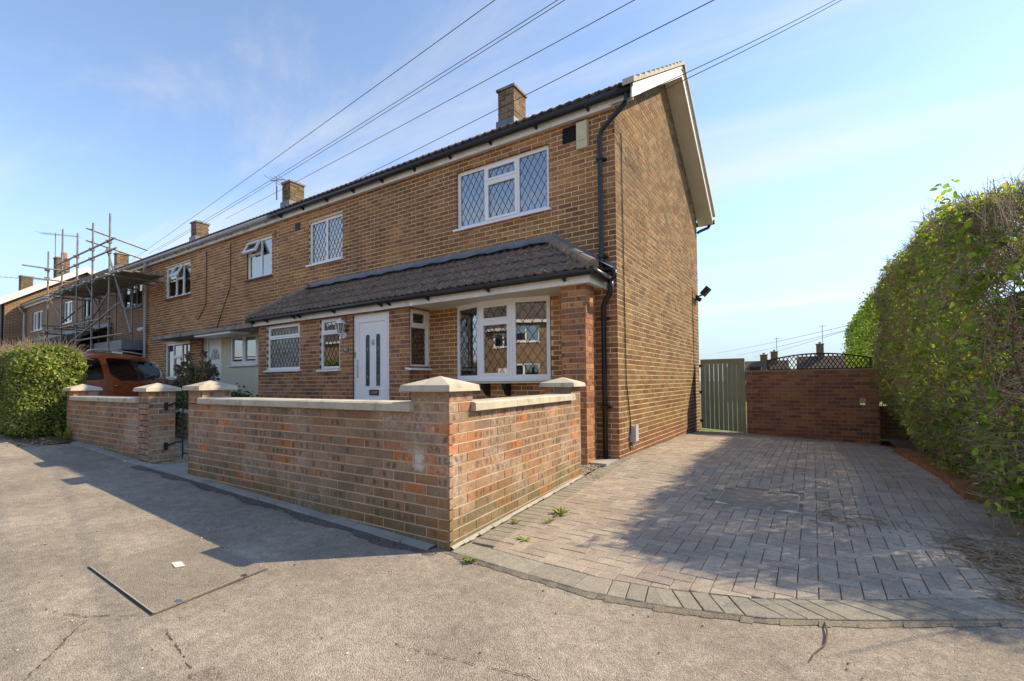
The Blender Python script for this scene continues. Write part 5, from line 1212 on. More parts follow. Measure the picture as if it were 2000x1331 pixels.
# ------------------------------------------------------------------ car
def build_car():
    ca = thing('parked_car', 'copper coloured tall estate car with silver roof rails parked behind the short wall', 'car', (0, 0, 0))
    ax = Vector((.653, -.757, 0)).normalized(); P2 = Vector((-15.42, 5.83, 0)); nrm = Vector((.757, .653, 0)).normalized()
    O = P2-nrm*.90; O.z = .20
    ca.location = O; BASE[ca.name] = O.copy()
    # local: x from the rear forwards, w sideways (positive = the side in view), z up
    def W_(x, w, z): return O+ax*x+nrm*w+ZUP*z
    Lc = 4.40
    st = [0, .06, .16, .32, .7, 1.2, 1.8, 2.4, 2.75, 3.05, 3.4, 3.75, 4.05, 4.3, 4.4]
    roof = [1.05, 1.42, 1.58, 1.69, 1.755, 1.78, 1.79, 1.775, 1.72, 1.55, 1.30, 1.12, 1.04, .90, .62]
    belt = [1.0, 1.04, 1.07, 1.09, 1.10, 1.09, 1.08, 1.06, 1.05, 1.05, 1.04, 1.02, .97, .82, .56]
    def halfw(x):
        e = min(x, Lc-x); return .90*(1-.16*max(0, 1-e/.35)**2)
    def section(i):
        x, zr, zb = st[i], roof[i], belt[i]; hw = halfw(x); tum = .20*min(1, max(0, (zr-zb)/.65))
        return [(hw*.96, .30), (hw, .45), (hw*1.005, .72), (hw, zb), (hw-tum*.35, zb+(zr-zb)*.45), (hw-tum*.85, zb+(zr-zb)*.88), (hw-tum-.06, zr-.02), (hw*.45, zr+.015), (0, zr+.02)]
    b = MB(); n = 9; rows = []
    for i in range(len(st)):
        s = section(i); ring = [W_(st[i], w, z) for w, z in s]+[W_(st[i], -w, z) for w, z in s[-2::-1]]
        rows.append(ring)
    k = len(rows[0]); vs = [p for r in rows for p in r]
    fs = [(i*k+j, (i+1)*k+j, (i+1)*k+j+1, i*k+j+1) for i in range(len(st)-1) for j in range(k-1)]
    fs += [tuple(range(k)), tuple((len(st)-1)*k+j for j in range(k-1, -1, -1)), ]
    fs += [(i*k, i*k+k-1, (i+1)*k+k-1, (i+1)*k) for i in range(len(st)-1)]
    b.add(vs, fs); body = b.build('body', M_CARP, ca, smooth=True)
    def sidew(x, z):
        zr = interp(x, st, roof); zb = interp(x, st, belt); hw = halfw(x); tum = .20*min(1, max(0, (zr-zb)/.65))
        if z <= zb: return hw
        t = (z-zb)/(zr-zb); return interp(t, [0, .45, .88, 1], [hw, hw-tum*.35, hw-tum*.85, hw-tum-.06])
    def patch(poly, off, nm, mat, par, sd=1):
        b = MB(); c = (sum(p[0] for p in poly)/len(poly), sum(p[1] for p in poly)/len(poly)); rings = []
        for s in (1, .66, .33): rings.append([W_(c[0]+(x-c[0])*s, sd*(sidew(c[0]+(x-c[0])*s, c[1]+(z-c[1])*s)+off), c[1]+(z-c[1])*s) for x, z in poly])
        m_ = len(poly); vs = rings[0]+rings[1]+rings[2]+[W_(c[0], sd*(sidew(*c)+off), c[1])]
        fs = [(r*m_+i, r*m_+(i+1) % m_, (r+1)*m_+(i+1) % m_, (r+1)*m_+i) for r in (0, 1) for i in range(m_)]+[(2*m_+i, 2*m_+(i+1) % m_, 3*m_) for i in range(m_)]
        b.add(vs, fs); return b.build(nm, mat, par, smooth=True)
    def rounded(pts, r=.06):
        out = []
        for i in range(len(pts)):
            p0, p1, p2 = Vector(pts[i-1]), Vector(pts[i]), Vector(pts[(i+1) % len(pts)])
            a = p1+(p0-p1).normalized()*min(r, (p0-p1).length*.45); e = p1+(p2-p1).normalized()*min(r, (p2-p1).length*.45)
            for t in (0, .33, .67, 1): q = a*(1-t)**2+p1*2*t*(1-t)+e*t*t; out.append((q.x, q.y))
        return out
    for sd in (1, -1):
        rq = rounded([(.42, 1.16), (1.18, 1.12), (1.18, 1.60), (.55, 1.57), (.32, 1.36)], .10); dw = rounded([(1.31, 1.12), (1.95, 1.11), (2.25, 1.26), (2.25, 1.62), (1.31, 1.62)], .07); fw_ = rounded([(2.50, 1.14), (3.15, 1.12), (3.05, 1.36), (2.78, 1.58), (2.50, 1.60)], .08)
        bp_ = patch(rounded([(1.15, 1.10), (1.34, 1.10), (1.34, 1.625), (1.15, 1.62)], .02), .004, 'pillar_trim', M_CARBLK, ca, sd)
        for poly in (rq, dw, fw_):
            big = [((x-sum(p[0] for p in poly)/len(poly))*1.05+sum(p[0] for p in poly)/len(poly), (z-sum(p[1] for p in poly)/len(poly))*1.09+sum(p[1] for p in poly)/len(poly)) for x, z in poly]
            fr_ = patch(big, .005, 'window_surround', M_CARBLK, ca, sd); patch(poly, .009, 'side_window', M_CARGL, fr_, sd)
        # chrome-like hockey stick behind the rear window
        b = MB(); b.tube([W_(x, sd*(sidew(x, z)+.012), z) for x, z in ((.62, 1.14), (.42, 1.17), (.30, 1.27), (.27, 1.38), (.31, 1.46))], .011, 6); b.build('window_strip', M_RAIL, ca)
        for xs in ((2.40, [(2.40, .45), (2.40, 1.08), (2.40, 1.70)]), (1.24, [(1.24, .80), (1.24, 1.10)])):
            b = MB(); b.tube([W_(x, sd*(sidew(x, z)+.0005), z) for x, z in xs[1]], .006, 5); b.build('door_seam', M_CARBLK, ca)
        b = MB(); b.tube([W_(x, sd*(sidew(x, z)+.002), z) for x, z in ((1.22, .99), (.8, .985), (.45, .98))], .010, 5); b.build('slide_rail', M_CARBLK, ca)
        b = MB(); b.tube([W_(x, sd*(sidew(x, .97)+o), .97) for x, o in ((1.95, .0), (1.98, .03), (2.15, .035), (2.18, .0))], .016, 6); b.build('door_handle', M_CARP, ca)
        b = MB(); b.tube([W_(x, sd*w, z) for x, w, z in ((.42, .60, 1.745), (.55, .60, 1.80), (1.2, .61, 1.835), (2.2, .61, 1.84), (2.55, .60, 1.80), (2.62, .60, 1.765))], .018, 8); b.build('roof_rail', M_RAIL, ca, smooth=True)
        for xw in (.90, 3.55):
            b = MB(); c = W_(xw, 0, .32); b.tube([c+nrm*sd*.905, c+nrm*sd*.70], .315, 22); wl = b.build('wheel', M_TYRE, ca); b = MB(); b.tube([c+nrm*sd*.915, c+nrm*sd*.85], .20, 18); b.build('rim', M_RAIL, wl)
            b = MB(); pts = [W_(xw+.39*math.cos(a), sd*(.898), .34+.39*math.sin(a)) for a in lin(-.1, math.pi+.1, 18)]; b.tube(pts, .03, 6); b.build('wheel_arch', M_CARBLK, ca)
        b = MB(); b.box(Fr(W_(0, sd*.80, 0), nrm*sd, -ax), -.09, .08, .78, 1.15, -.16, .0); b.build('tail_light', M_POT, ca)
    b = MB(); b.quad(W_(3.42, .62, 1.28), W_(3.42, -.62, 1.28), W_(2.80, -.55, 1.70), W_(2.80, .55, 1.70)); b.build('windscreen', M_CARGL, ca)
    return ca
build_car()

# ------------------------------------------------------------------ hedges and shrubs (numpy)
def np_mesh(name, V, Fs, cols=None, mat=None):
    me = bpy.data.meshes.new(name); V = np.asarray(V, np.float32); Fs = np.asarray(Fs, np.int32); k = Fs.shape[1]
    me.vertices.add(len(V)); me.vertices.foreach_set('co', V.ravel()); me.loops.add(Fs.size); me.loops.foreach_set('vertex_index', Fs.ravel())
    me.polygons.add(len(Fs)); me.polygons.foreach_set('loop_start', np.arange(0, Fs.size, k, dtype=np.int32))
    if cols is not None:
        a = me.attributes.new('Col', 'FLOAT_COLOR', 'POINT'); c = np.ones((len(V), 4), np.float32); c[:, :3] = cols; a.data.foreach_set('color', c.ravel())
    me.update(calc_edges=True); me.validate()
    if mat: me.materials.append(mat)
    return me
LEAFT = np.array([(0, 0, 0), (.30, .30, .10), (.27, .68, .10), (0, 1, 0), (-.27, .68, .10), (-.30, .30, .10)], np.float32); LEAFF = np.array([(0, 1, 2), (0, 2, 3), (0, 3, 4), (0, 4, 5)], np.int32)
def leaves(P, Nn, size, rg, pal, spread=.9, droop=-.1):
    """one leaf at each point, roughly facing outwards"""
    n = len(P); d = Nn+rg.normal(0, spread, (n, 3)); d[:, 2] += .25; d /= np.linalg.norm(d, axis=1)[:, None]+1e-9       # leaf plane normal
    t = rg.normal(0, 1, (n, 3)); t[:, 2] += droop; t -= (t*d).sum(1)[:, None]*d; t /= np.linalg.norm(t, axis=1)[:, None]+1e-9
    s = np.cross(t, d); L_ = (size*np.exp(rg.normal(-.05, .32, n)))[:, None, None]
    V = P[:, None, :]+L_*(LEAFT[None, :, 0:1]*s[:, None, :]+LEAFT[None, :, 1:2]*t[:, None, :]+LEAFT[None, :, 2:3]*d[:, None, :])
    Fs = (LEAFF[None]+6*np.arange(n)[:, None, None]).reshape(-1, 3); c = pal[rg.integers(0, len(pal), n)]*rg.uniform(.7, 1.3, (n, 1))
    return V.reshape(-1, 3), Fs, np.repeat(c, 6, 0)
def twigs(paths, r0, r1):
    """paths: (n, k, 3); three-sided tubes"""
    n, k, _ = paths.shape; d = np.diff(paths, axis=1); d = np.concatenate([d, d[:, -1:]], 1); d /= np.linalg.norm(d, axis=2)[:, :, None]+1e-9
    a = np.zeros_like(d); a[..., 0] = .3; a[..., 1] = .5; a[..., 2] = .8; x = np.cross(d, a); x /= np.linalg.norm(x, axis=2)[:, :, None]+1e-9; y = np.cross(x, d)
    r = np.linspace(r0, r1, k)[None, :, None]*np.ones((n, k, 1)); V = []
    for j in range(3):
        t = 2*math.pi*j/3; V.append(paths+r*(x*math.cos(t)+y*math.sin(t)))
    V = np.stack(V, 2).reshape(-1, 3); Fs = []
    base = (np.arange(n)[:, None]*k+np.arange(k-1)[None])*3
    for j in range(3):
        j2 = (j+1) % 3; Fs.append(np.stack([base+j, base+j2, base+3+j2, base+3+j], -1).reshape(-1, 4))
    return V, np.concatenate(Fs, 0)
def wob(a, b, seed, f=1.): return .55*np.sin(a*2.1*f+seed)*np.cos(b*1.7*f+seed*2.)+.3*np.sin(a*5.3*f+b*3.1*f+seed)+.25*np.cos(b*6.1*f-a*3.7*f+seed*3)
GREENS = 2.7*np.array([(.045, .085, .014), (.065, .115, .018), (.085, .145, .022), (.11, .165, .028), (.05, .095, .02), (.15, .19, .035), (.075, .10, .02), (.035, .07, .015), (.10, .085, .03), (.13, .15, .03)])
def add_np(name, me, parent, kind='stuff'):
    o = bpy.data.objects.new(name, me); COL.objects.link(o); o.parent = parent; o.location = -BASE[parent.name]
    if kind: o['kind'] = kind
    return o
# ---- tall hedge on the right
th_ = thing('tall_hedge', 'tall twiggy green hedge towering over the right side of the driveway', 'hedge', (2.2, 9, 0))
rg = np.random.default_rng(4)
def face_x(y, z): return 1.06+.16*np.clip((1.0-z)/1.0, 0, 1)+.10*wob(y, z, 1.3, .8)+.30*np.clip(4.95-y, 0, 2)+.35*np.clip((z-2.7)/.6, 0, 1.2)**2
def top_z(x, y): return 3.06-.22*np.clip(8-y, 0, 2.5)/2.5+.07*wob(x*1.5, y, 2.2, .8)+.012*np.clip(y-8, 0, 12)-.35*np.clip(1.6-x, 0, 1)**2-.5*np.clip(5.7-y, 0, 1.5)**2
def end_y(x, z): return 4.55+.24*z+.12*wob(x, z, 4.1)+.12*np.clip(1.8-x, 0, 1)
def sample_hedge(n, y0, y1, ends=True):
    k = int(n*.66); y = rg.uniform(y0, y1, k); z = rg.uniform(.10, 3.2, k); zmin = np.interp(y, [4, 5.5, 9.5, 11], [.14, .16, .45, .75]); z = zmin+(z-.1)*(3.25-zmin)/3.1
    x = face_x(y, z); ok = z < top_z(x+.1, y)+.05; P1 = np.stack([x, y, z], 1)[ok]; N1 = np.tile((-1., 0, .1), (ok.sum(), 1))
    k2 = int(n*.22); x2 = 1.1+rg.uniform(0, 1, k2)**1.3*2.1; y2 = rg.uniform(y0, y1, k2); P2 = np.stack([x2, y2, top_z(x2, y2)], 1); N2 = np.tile((0, 0, 1.), (k2, 1)); ok2 = x2 > face_x(y2, P2[:, 2])-.05; P2 = P2[ok2]; N2 = N2[ok2]
    Ps, Ns = [P1, P2], [N1, N2]
    if ends:
        k3 = int(n*.20); x3 = rg.uniform(1.05, 3.4, k3); z3 = rg.uniform(.12, 3.1, k3); P3 = np.stack([x3, end_y(x3, z3), z3], 1); ok3 = (z3 < top_z(x3, P3[:, 1])); Ps.append(P3[ok3]); Ns.append(np.tile((0, -1., .1), (ok3.sum(), 1)))
    P = np.concatenate(Ps); Nn = np.concatenate(Ns)
    ey = end_y(P[:, 0], P[:, 2]); keep = P[:, 1] >= ey-.03; return P[keep], Nn[keep]
P, Nn = sample_hedge(36000, 4.5, 9.5); inset = np.abs(rg.normal(0, .10, len(P))); P = P-Nn*inset[:, None]+rg.normal(0, .03, P.shape)
cl = wob(P[:, 1]*2.2, P[:, 2]*2.4, .7)+.5*wob(P[:, 1]*5, P[:, 2]*5+P[:, 0]*3, 2.9); keep = rg.uniform(0, 1, len(P)) < np.clip(.56+.95*cl, .06, 1)     # clumps and bare twiggy gaps
P, Nn = P[keep], Nn[keep]
V1, F1, C1 = leaves(P, Nn, .047, rg, GREENS)
P, Nn = sample_hedge(34000, 9.5, 21, False); P = P-Nn*np.abs(rg.normal(0, .12, len(P)))[:, None]+rg.normal(0, .04, P.shape); cl = wob(P[:, 1]*1.8, P[:, 2]*2, .9); keep = rg.uniform(0, 1, len(P)) < np.clip(.8+.5*cl, .25, 1); V2, F2, C2 = leaves(P[keep], Nn[keep], .062, rg, GREENS*.72)
add_np('foliage', np_mesh('foliage', np.concatenate([V1, V2]), np.concatenate([F1, F2+len(V1)]), np.concatenate([C1, C2]), M_LEAF), th_)
P, Nn = sample_hedge(19000, 4.5, 12); n = len(P); d = Nn*.55+rg.normal(0, .55, (n, 3)); d[:, 2] += .30; d /= np.linalg.norm(d, axis=1)[:, None]; L_ = rg.uniform(.12, .42, n)[:, None]
s0 = P-Nn*rg.uniform(.0, .30, n)[:, None]-d*L_*.5; ben = rg.normal(0, .10, (n, 3))
pts = np.stack([s0, s0+d*L_*.33+ben*L_*.6, s0+d*L_*.66+ben*L_*.3+rg.normal(0, .02, (n, 3)), s0+d*L_*1.02], 1)
# upright shoots standing out of the top and side shoots
y = rg.uniform(4.9, 13, 2600); x = 1.15+rg.uniform(0, 1, 2600)**1.5*1.9; z = top_z(x, y); d2 = np.clip(rg.normal(0, .30, (2600, 3)), -.55, .55); d2[:, 2] = 1; h = rg.uniform(.10, .26, 2600)[:, None]; s2 = np.stack([x, y, z-.20], 1)
pt2 = np.stack([s2, s2+d2*h*.4, s2+d2*h*.8+rg.normal(0, .012, (2600, 3)), s2+d2*h*1.25+rg.normal(0, .015, (2600, 3))], 1)
V, Fq = twigs(np.concatenate([pts, pt2]), .0038, .0016); add_np('twigs', np_mesh('twigs', V, Fq, None, M_TWIG), th_)
# bigger crooked stems inside
n = 420; y = rg.uniform(4.7, 12, n); x0 = rg.uniform(1.5, 2.6, n); pth = []
for i in range(n):
    p = np.array([x0[i], max(y[i], 4.9), .05]); q = [p.copy()]
    tgt = np.array([face_x(np.array(y[i]), np.array(1.5))+rg.uniform(.02, .9), y[i]+rg.uniform(-.6, .6), rg.uniform(.8, 2.5)])
    for s in range(1, 7): q.append(p+(tgt-p)*s/6+rg.normal(0, .045, 3))
    pth.append(q)
V, Fq = twigs(np.array(pth), .013, .004); add_np('stems', np_mesh('stems', V, Fq, None, M_BARK), th_)
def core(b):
    b.wbox((2.05, 5.75, .30), (3.0, 21, 1.75)); b.wbox((2.2, 6.2, 1.7), (2.9, 21, 2.25))  # unseen dark boxes added inside to block light through the hedge
part('added_core', M_CORE, th_, core, kind='stuff')
# the largest single leaves, nearest to the lens
lm = []
for i in range(8):
    t = np.array([(0, 0, 0), (.16, .12, .02), (.30, .36, .07), (.28, .62, .08), (.14, .88, .04), (0, 1.02, -.03), (-.14, .88, .04), (-.28, .62, .08), (-.30, .36, .07), (-.16, .12, .02), (0, .3, -.01), (0, .6, -.01)]); f = [(0, 1, 10), (1, 2, 10), (2, 3, 11, 10), (3, 4, 11), (4, 5, 11), (5, 6, 11), (6, 7, 11), (7, 8, 10, 11), (8, 9, 10), (9, 0, 10)]
    c = [(.10, .19, .03), (.14, .25, .04), (.19, .30, .05), (.08, .16, .03), (.25, .33, .06), (.13, .22, .03), (.55, .52, .10), (.16, .26, .05)][i]; b = MB(); b.col = c; b.add([tuple(q) for q in t], f); lm.append(b.mesh('leaf', mat=M_LEAF))
rr = random.Random(9)
for i in range(290):
    y = rr.uniform(4.62, 7.2); z = rr.uniform(.2, 2.9); yy = max(y, float(end_y(np.array(1.2), np.array(z)))); x = float(face_x(np.array(yy), np.array(z)))-rr.uniform(-.04, .07)
    o = bpy.data.objects.new('leaf', lm[rr.choice([0, 1, 2, 3, 4, 5, 7, 1, 2, 7, 6 if rr.random() < .4 else 4])]); COL.objects.link(o); o.parent = th_; o.location = Vector((x, yy, z))-BASE[th_.name]; s = rr.uniform(.038, .078); o.scale = (s, s, s); o.rotation_euler = (rr.uniform(-1.2, .6), rr.uniform(-1.6, -.2), rr.uniform(0, 6.28))

# ---- clipped hedge on the left
lh = thing('clipped_hedge', 'rounded clipped evergreen hedge beside the end pier of the short wall', 'hedge', (-13, 2.6, .3)); rg = np.random.default_rng(12)
G2 = np.array([1.75, 1.85, 1.5])*np.array([(.060, .085, .016), (.085, .115, .020), (.12, .145, .028), (.16, .18, .038), (.05, .075, .016), (.20, .20, .05), (.10, .13, .03)])
def hedge_box(n, x0, x1, y0, y1, z0, z1, rnd, seed):
    """points on a rounded box"""
    P, Nn = [], []; A = [((y1-y0)*(z1-z0)*1.2, 0), ((x1-x0)*(z1-z0), 1), ((x1-x0)*(y1-y0), 2)]; tot = sum(a for a, _ in A)
    c = np.array([(x0+x1)/2, (y0+y1)/2, (z0+z1)/2]); hlf = np.array([(x1-x0)/2, (y1-y0)/2, (z1-z0)/2])
    for a, ax_ in A:
        k = int(n*a/tot); u = rg.uniform(-1, 1, (k, 3)); u[:, ax_] = 1 if ax_ != 1 else -1; q = u*hlf; core_ = np.clip(q, -(hlf-rnd), hlf-rnd); d = q-core_; d /= np.linalg.norm(d, axis=1)[:, None]+1e-9
        p = c+core_+d*rnd; w = .055*wob(p[:, 0]+p[:, 1], p[:, 2]+p[:, 1], seed, 1.2)+.03*wob(p[:, 0]*3, p[:, 2]*3, seed+1); P.append(p+d*w[:, None]); Nn.append(d)
    return np.concatenate(P), np.concatenate(Nn)
P, Nn = hedge_box(90000, -17, -10.86, 1.95, 2.98, .26, 1.86, .34, 3.3); P = P-Nn*np.abs(rg.normal(0, .045, len(P)))[:, None]+rg.normal(0, .018, P.shape)
bare = (P[:, 2] < .62+.2*wob(P[:, 0]*2, P[:, 1]*2, 5.)) & (rg.uniform(0, 1, len(P)) < .45); P, Nn = P[~bare], Nn[~bare]
V, Fs, Cc = leaves(P, Nn, .036, rg, G2, .75); add_np('foliage', np_mesh('foliage', V, Fs, Cc, M_LEAFD), lh)
P, Nn = hedge_box(2600, -15, -10.86, 1.95, 2.98, .26, 1.88, .34, 3.3); n = len(P); d = Nn*.7+rg.normal(0, .45, (n, 3)); d[:, 2] += .4; L_ = rg.uniform(.08, .2, n)[:, None]; s0 = P-Nn*.1; pts = np.stack([s0, s0+d*L_*.5, s0+d*L_], 1); V, Fq = twigs(pts, .004, .002); add_np('twigs', np_mesh('twigs', V, Fq, None, M_TWIG), lh)
part('added_core', M_CORE, lh, lambda b: b.wbox((-16.9, 2.13, .28), (-11.02, 2.82, 1.70)), kind='stuff')  # unseen dark box added inside, as in the tall hedge
b = MB(); rq = random.Random(3); xs = lin(-14.5, -9.95, 170); fr = [1.98+.05*math.sin(x*3.1)+.05*rq.random()+.16*max(0, x+10.9) for x in xs]
n = len(xs); b.add([(x, y, rise(x)+.005) for x, y in zip(xs, fr)]+[(x, 2.5, rise(x)+.03) for x in xs], [(i, i+1, n+i+1, n+i) for i in range(n-1)])
b.build('leaf_litter', M_SOIL, None, 'structure')
rgl = np.random.default_rng(21); k = 900; xl = rgl.uniform(-13, -9.95, k); yl = 2.45-np.abs(rgl.normal(0, .33, k)); Pl = np.stack([xl, yl, np.array([rise(x) for x in xl])+.012], 1); Vl, Fl, Cl = leaves(Pl, np.tile((0, 0, 1.), (k, 1)), .045, rgl, np.array([(.25, .17, .09), (.32, .23, .13), (.18, .12, .07), (.36, .29, .17)]), .35)
dl = bpy.data.objects.new('fallen_leaves', np_mesh('fallen_leaves', Vl, Fl, Cl, M_LEAFD)); COL.objects.link(dl); dl['kind'] = 'stuff'; tag(dl, 'dry brown leaves scattered on the pavement under the clipped hedge', 'leaves')

# ---- front garden shrubs
def shrub(name, label, cx, cy, z0, r, h, n, size, pal, heads=0, seed=0, stems=40, group='shrubs in the next front garden'):
    t = thing(name, label, 'shrub', (cx, cy, z0), group); rg = np.random.default_rng(seed)
    pth = []
    for i in range(stems):
        a = rg.uniform(0, 6.28); e = np.array([cx+r*math.cos(a)*rg.uniform(.2, 1), cy+r*.7*math.sin(a)*rg.uniform(.2, 1), z0+h*rg.uniform(.55, 1.05)]); s = np.array([cx+.1*math.cos(a), cy+.1*math.sin(a), z0]); q = [s+(e-s)*k/5+rg.normal(0, .025, 3)*(k > 0) for k in range(6)]; pth.append(q)
    pth = np.array(pth); V, Fq = twigs(pth, .010, .003); add_np('stems', np_mesh('stems', V, Fq, None, M_TWIG), t)
    idx = rg.integers(0, stems, n); tt = rg.uniform(.25, 1, n)**.7; k = np.minimum((tt*5).astype(int), 4); f = tt*5-k; P = pth[idx, k]*(1-f)[:, None]+pth[idx, k+1]*f[:, None]+rg.normal(0, .06, (n, 3)); Nn = rg.normal(0, 1, (n, 3)); Nn[:, 2] = np.abs(Nn[:, 2]); Nn /= np.linalg.norm(Nn, axis=1)[:, None]
    V, Fs, Cc = leaves(P, Nn, size, rg, pal); add_np('foliage', np_mesh('foliage', V, Fs, Cc, M_LEAFD), t)
    for i in range(heads):
        e = pth[i % stems, -1]; m_ = 70; d = rg.normal(0, 1, (m_, 3)); d /= np.linalg.norm(d, axis=1)[:, None]; V, Fs, Cc = leaves(e+d*rg.uniform(.045, .075), d, .045, rg, np.array([(.16, .085, .06), (.22, .13, .09), (.12, .06, .045), (.28, .18, .13)])); add_np('flower_head', np_mesh('flower_head', V, Fs, Cc, M_LEAFD), t, None)
    return t
GS = np.array([(.05, .085, .02), (.07, .11, .03), (.10, .12, .035), (.13, .11, .05), (.09, .07, .035)]); GD = np.array([(.03, .055, .012), (.045, .075, .018), (.06, .10, .02), (.02, .04, .012)])
shrub('hydrangea', 'bare stemmed hydrangea with dry brown flower heads in front of the cream panel', -11.3, 4.85, .3, .72, 1.32, 900, .06, GS, 26, 1, 60)
shrub('garden_shrub', 'thin tangled grey green shrub in front of the far ground floor window', -12.9, 4.9, .3, .75, 1.05, 3200, .035, np.array([(.09, .10, .05), (.12, .12, .06), (.10, .085, .05)]), 0, 2, 160)
shrub('hydrangea', 'tall pale twigged hydrangea with dry heads beside the white panelled door', -11.9, 5.05, .3, .5, 1.55, 700, .06, GS, 12, 5, 45)
shrub('ivy_bush', 'dark green ivy bush against the end of the porch', -9.55, 4.6, .25, .62, .80, 4200, .06, GD, 0, 3, 70); shrub('ivy_bush', 'low green leafy bush seen through the bars of the iron gate', -9.6, 3.95, .2, .7, .75, 3200, .06, GD*1.2, 0, 4, 60)

# ---- weeds, pebbles, clippings
def weed(x, y, z, r, label, n=14, seed=0, up=.5):
    t = thing('weed', label, 'weed', (x, y, z), 'weeds'); rg = np.random.default_rng(seed); a = rg.uniform(0, 6.28, n); b = MB()
    for i in range(n):
        L_ = r*rg.uniform(.5, 1.1); dx, dy = math.cos(a[i]), math.sin(a[i]); w = L_*.16; zt_ = L_*up*rg.uniform(.4, 1.3); b.col = tuple(np.array((.23, .28, .06))*rg.uniform(.6, 1.4)); s = (-dy*w, dx*w)
        b.add([(x, y, z), (x+dx*L_*.5+s[0], y+dy*L_*.5+s[1], z+zt_*.8), (x+dx*L_, y+dy*L_, z+zt_), (x+dx*L_*.5-s[0], y+dy*L_*.5-s[1], z+zt_*.8)], [(0, 1, 2, 3)])
    b.build('leaves', M_LEAFD, t, 'stuff'); return t
weed(-1.86, 3.62, drive_z(-1.8, 3.6)+.02, .10, 'spiky green weed growing from a joint in the driveway border', 22, 1); weed(-1.84, 3.38, drive_z(-1.8, 3.3)+.02, .06, 'small green weed sprig below the spiky weed in the driveway', 12, 2)
weed(-2.06, 3.22, .03, .05, 'little pale weed at the foot of the return wall', 12, 3); weed(-1.80, 2.93, .025, .07, 'flat creeping weed between the grey border pavers', 14, 4, .25); weed(-1.92, 2.44, .01, .06, 'mossy yellow green tuft on the front edge of the driveway', 24, 5, .3)
weed(-10.25, 2.42, rise(-10.2)+.01, .17, 'green grass tuft at the foot of the end pier by the clipped hedge', 20, 6, 1.2)
rg = np.random.default_rng(3); b = MB()
def pebble(b, x, y, z, r):
    q = rg.normal(0, .25, 3); b.col = tuple(np.array((.42, .35, .25))*rg.uniform(.55, 1.25)); vs = []
    for (dx, dy, dz) in ((1, 0, 0), (0, 1, 0), (-1, 0, 0), (0, -1, 0), (0, 0, .7), (0, 0, -.5)): vs.append((x+r*dx*rg.uniform(.7, 1.2), y+r*dy*rg.uniform(.7, 1.2), z+r*dz))
    b.add(vs, [(0, 1, 4), (1, 2, 4), (2, 3, 4), (3, 0, 4), (1, 0, 5), (2, 1, 5), (3, 2, 5), (0, 3, 5)])
for i in range(750): x = rg.uniform(-2.75, -2.34); y = rg.uniform(5.2, 5.72); pebble(b, x, y, drive_z(x, y)+.02, rg.uniform(.007, .018))
for i in range(3000): x = rg.uniform(-7.2, -6.1)-rg.uniform(0, 1.4); y = rg.uniform(2.95, 3.68); pebble(b, x, y, rise(x)+.02, rg.uniform(.008, .018))
for i in range(60): x = rg.uniform(-2.4, -2.2); y = rg.uniform(5.0, 5.3); pebble(b, x+.1, y, drive_z(x, y)+.025, rg.uniform(.005, .012))
tag(b.build('pebbles', M_PEB, None, 'stuff'), 'loose buff gravel by the porch pillar and behind the iron gate', 'gravel')
part('doorstep_slab', M_CONC, None, lambda b: b.wbox((-2.52, 5.72, 0), (-2.26, 6.17, .112)))['kind'] = 'structure'
def clip_pile(label, n, cx, cy, rx, ry, seed, ang=0., zz=.02):
    rg = np.random.default_rng(seed); t = thing('clippings', label, 'twigs', (cx, cy, zz), 'hedge clippings'); p = []
    for i in range(n):
        x = cx+rg.normal(0, rx); y = cy+rg.normal(0, ry)+(x-cx)*ang; a = rg.normal(2.5 if i % 3 else .6, .55); L_ = rg.uniform(.06, .24); z = drive_z(x, y)*(y > 3)+.026+abs(rg.normal(0, .012)); d = np.array([math.cos(a), math.sin(a), rg.normal(0, .06)]); s = np.array([x, y, z]); p.append([s-d*L_/2, s+rg.normal(0, .010, 3)+np.array([0, 0, .008]), s+d*L_/2])
    p = np.array(p); p[..., 2] = np.maximum(p[..., 2], .022); V, Fq = twigs(p, .0042, .002); add_np('dry_twigs', np_mesh('dry_twigs', V, Fq, None, M_DRYTWIG), t); return t
clip_pile('pile of dry brown hedge clippings raked across the driveway pavers', 210, .98, 4.05, .13, .24, 1, -.9); clip_pile('thin scatter of dry twigs behind the main pile of clippings', 110, 1.25, 4.35, .22, .30, 2); clip_pile('small heap of clippings at the front corner of the driveway', 120, .98, 3.45, .10, .10, 3)
clip_pile('few broken twigs lying beside the driveway chamber cover', 26, .22, 4.62, .16, .12, 4)
tw = MB(); tw.tube([(.02, 2.74, .012), (.03, 2.62, .015), (.02, 2.50, .012), (-.02, 2.40, .012), (-.035, 2.33, .01)], [.004, .0045, .004, .003, .002], 5); tag(tw.build('twig', M_BARK, None, at=(0, 2.6, .01)), 'single dark curved twig lying on the asphalt beyond the driveway edge', 'twig')
b = MB(); rg = np.random.default_rng(77)
for i in range(260):
    x = rg.uniform(-6, 2); y = rg.uniform(.3, 2.4); pebble(b, x, y, rise(x)+.004, rg.uniform(.003, .007))
    b.c[-6:] = [tuple(np.array((.06, .05, .04)) if rg.random() < .6 else np.array((.6, .57, .5)))]*6
tag(b.build('grit', M_PEB, None, 'stuff'), 'scattered grit and small stones on the asphalt pavement', 'grit')
b = MB()
for i in range(90):
    x = rg.uniform(-1.9, 1.1); y = rg.uniform(3, 9.5)
    if drive_inside(x, y, .1): pebble(b, x, y, drive_z(x, y)+.026, rg.uniform(.003, .008)); b.c[-6:] = [tuple(np.array((.09, .06, .03)))]*6
tag(b.build('leaf_crumbs', M_PEB, None, 'stuff'), 'dark leaf crumbs scattered over the driveway', 'litter')

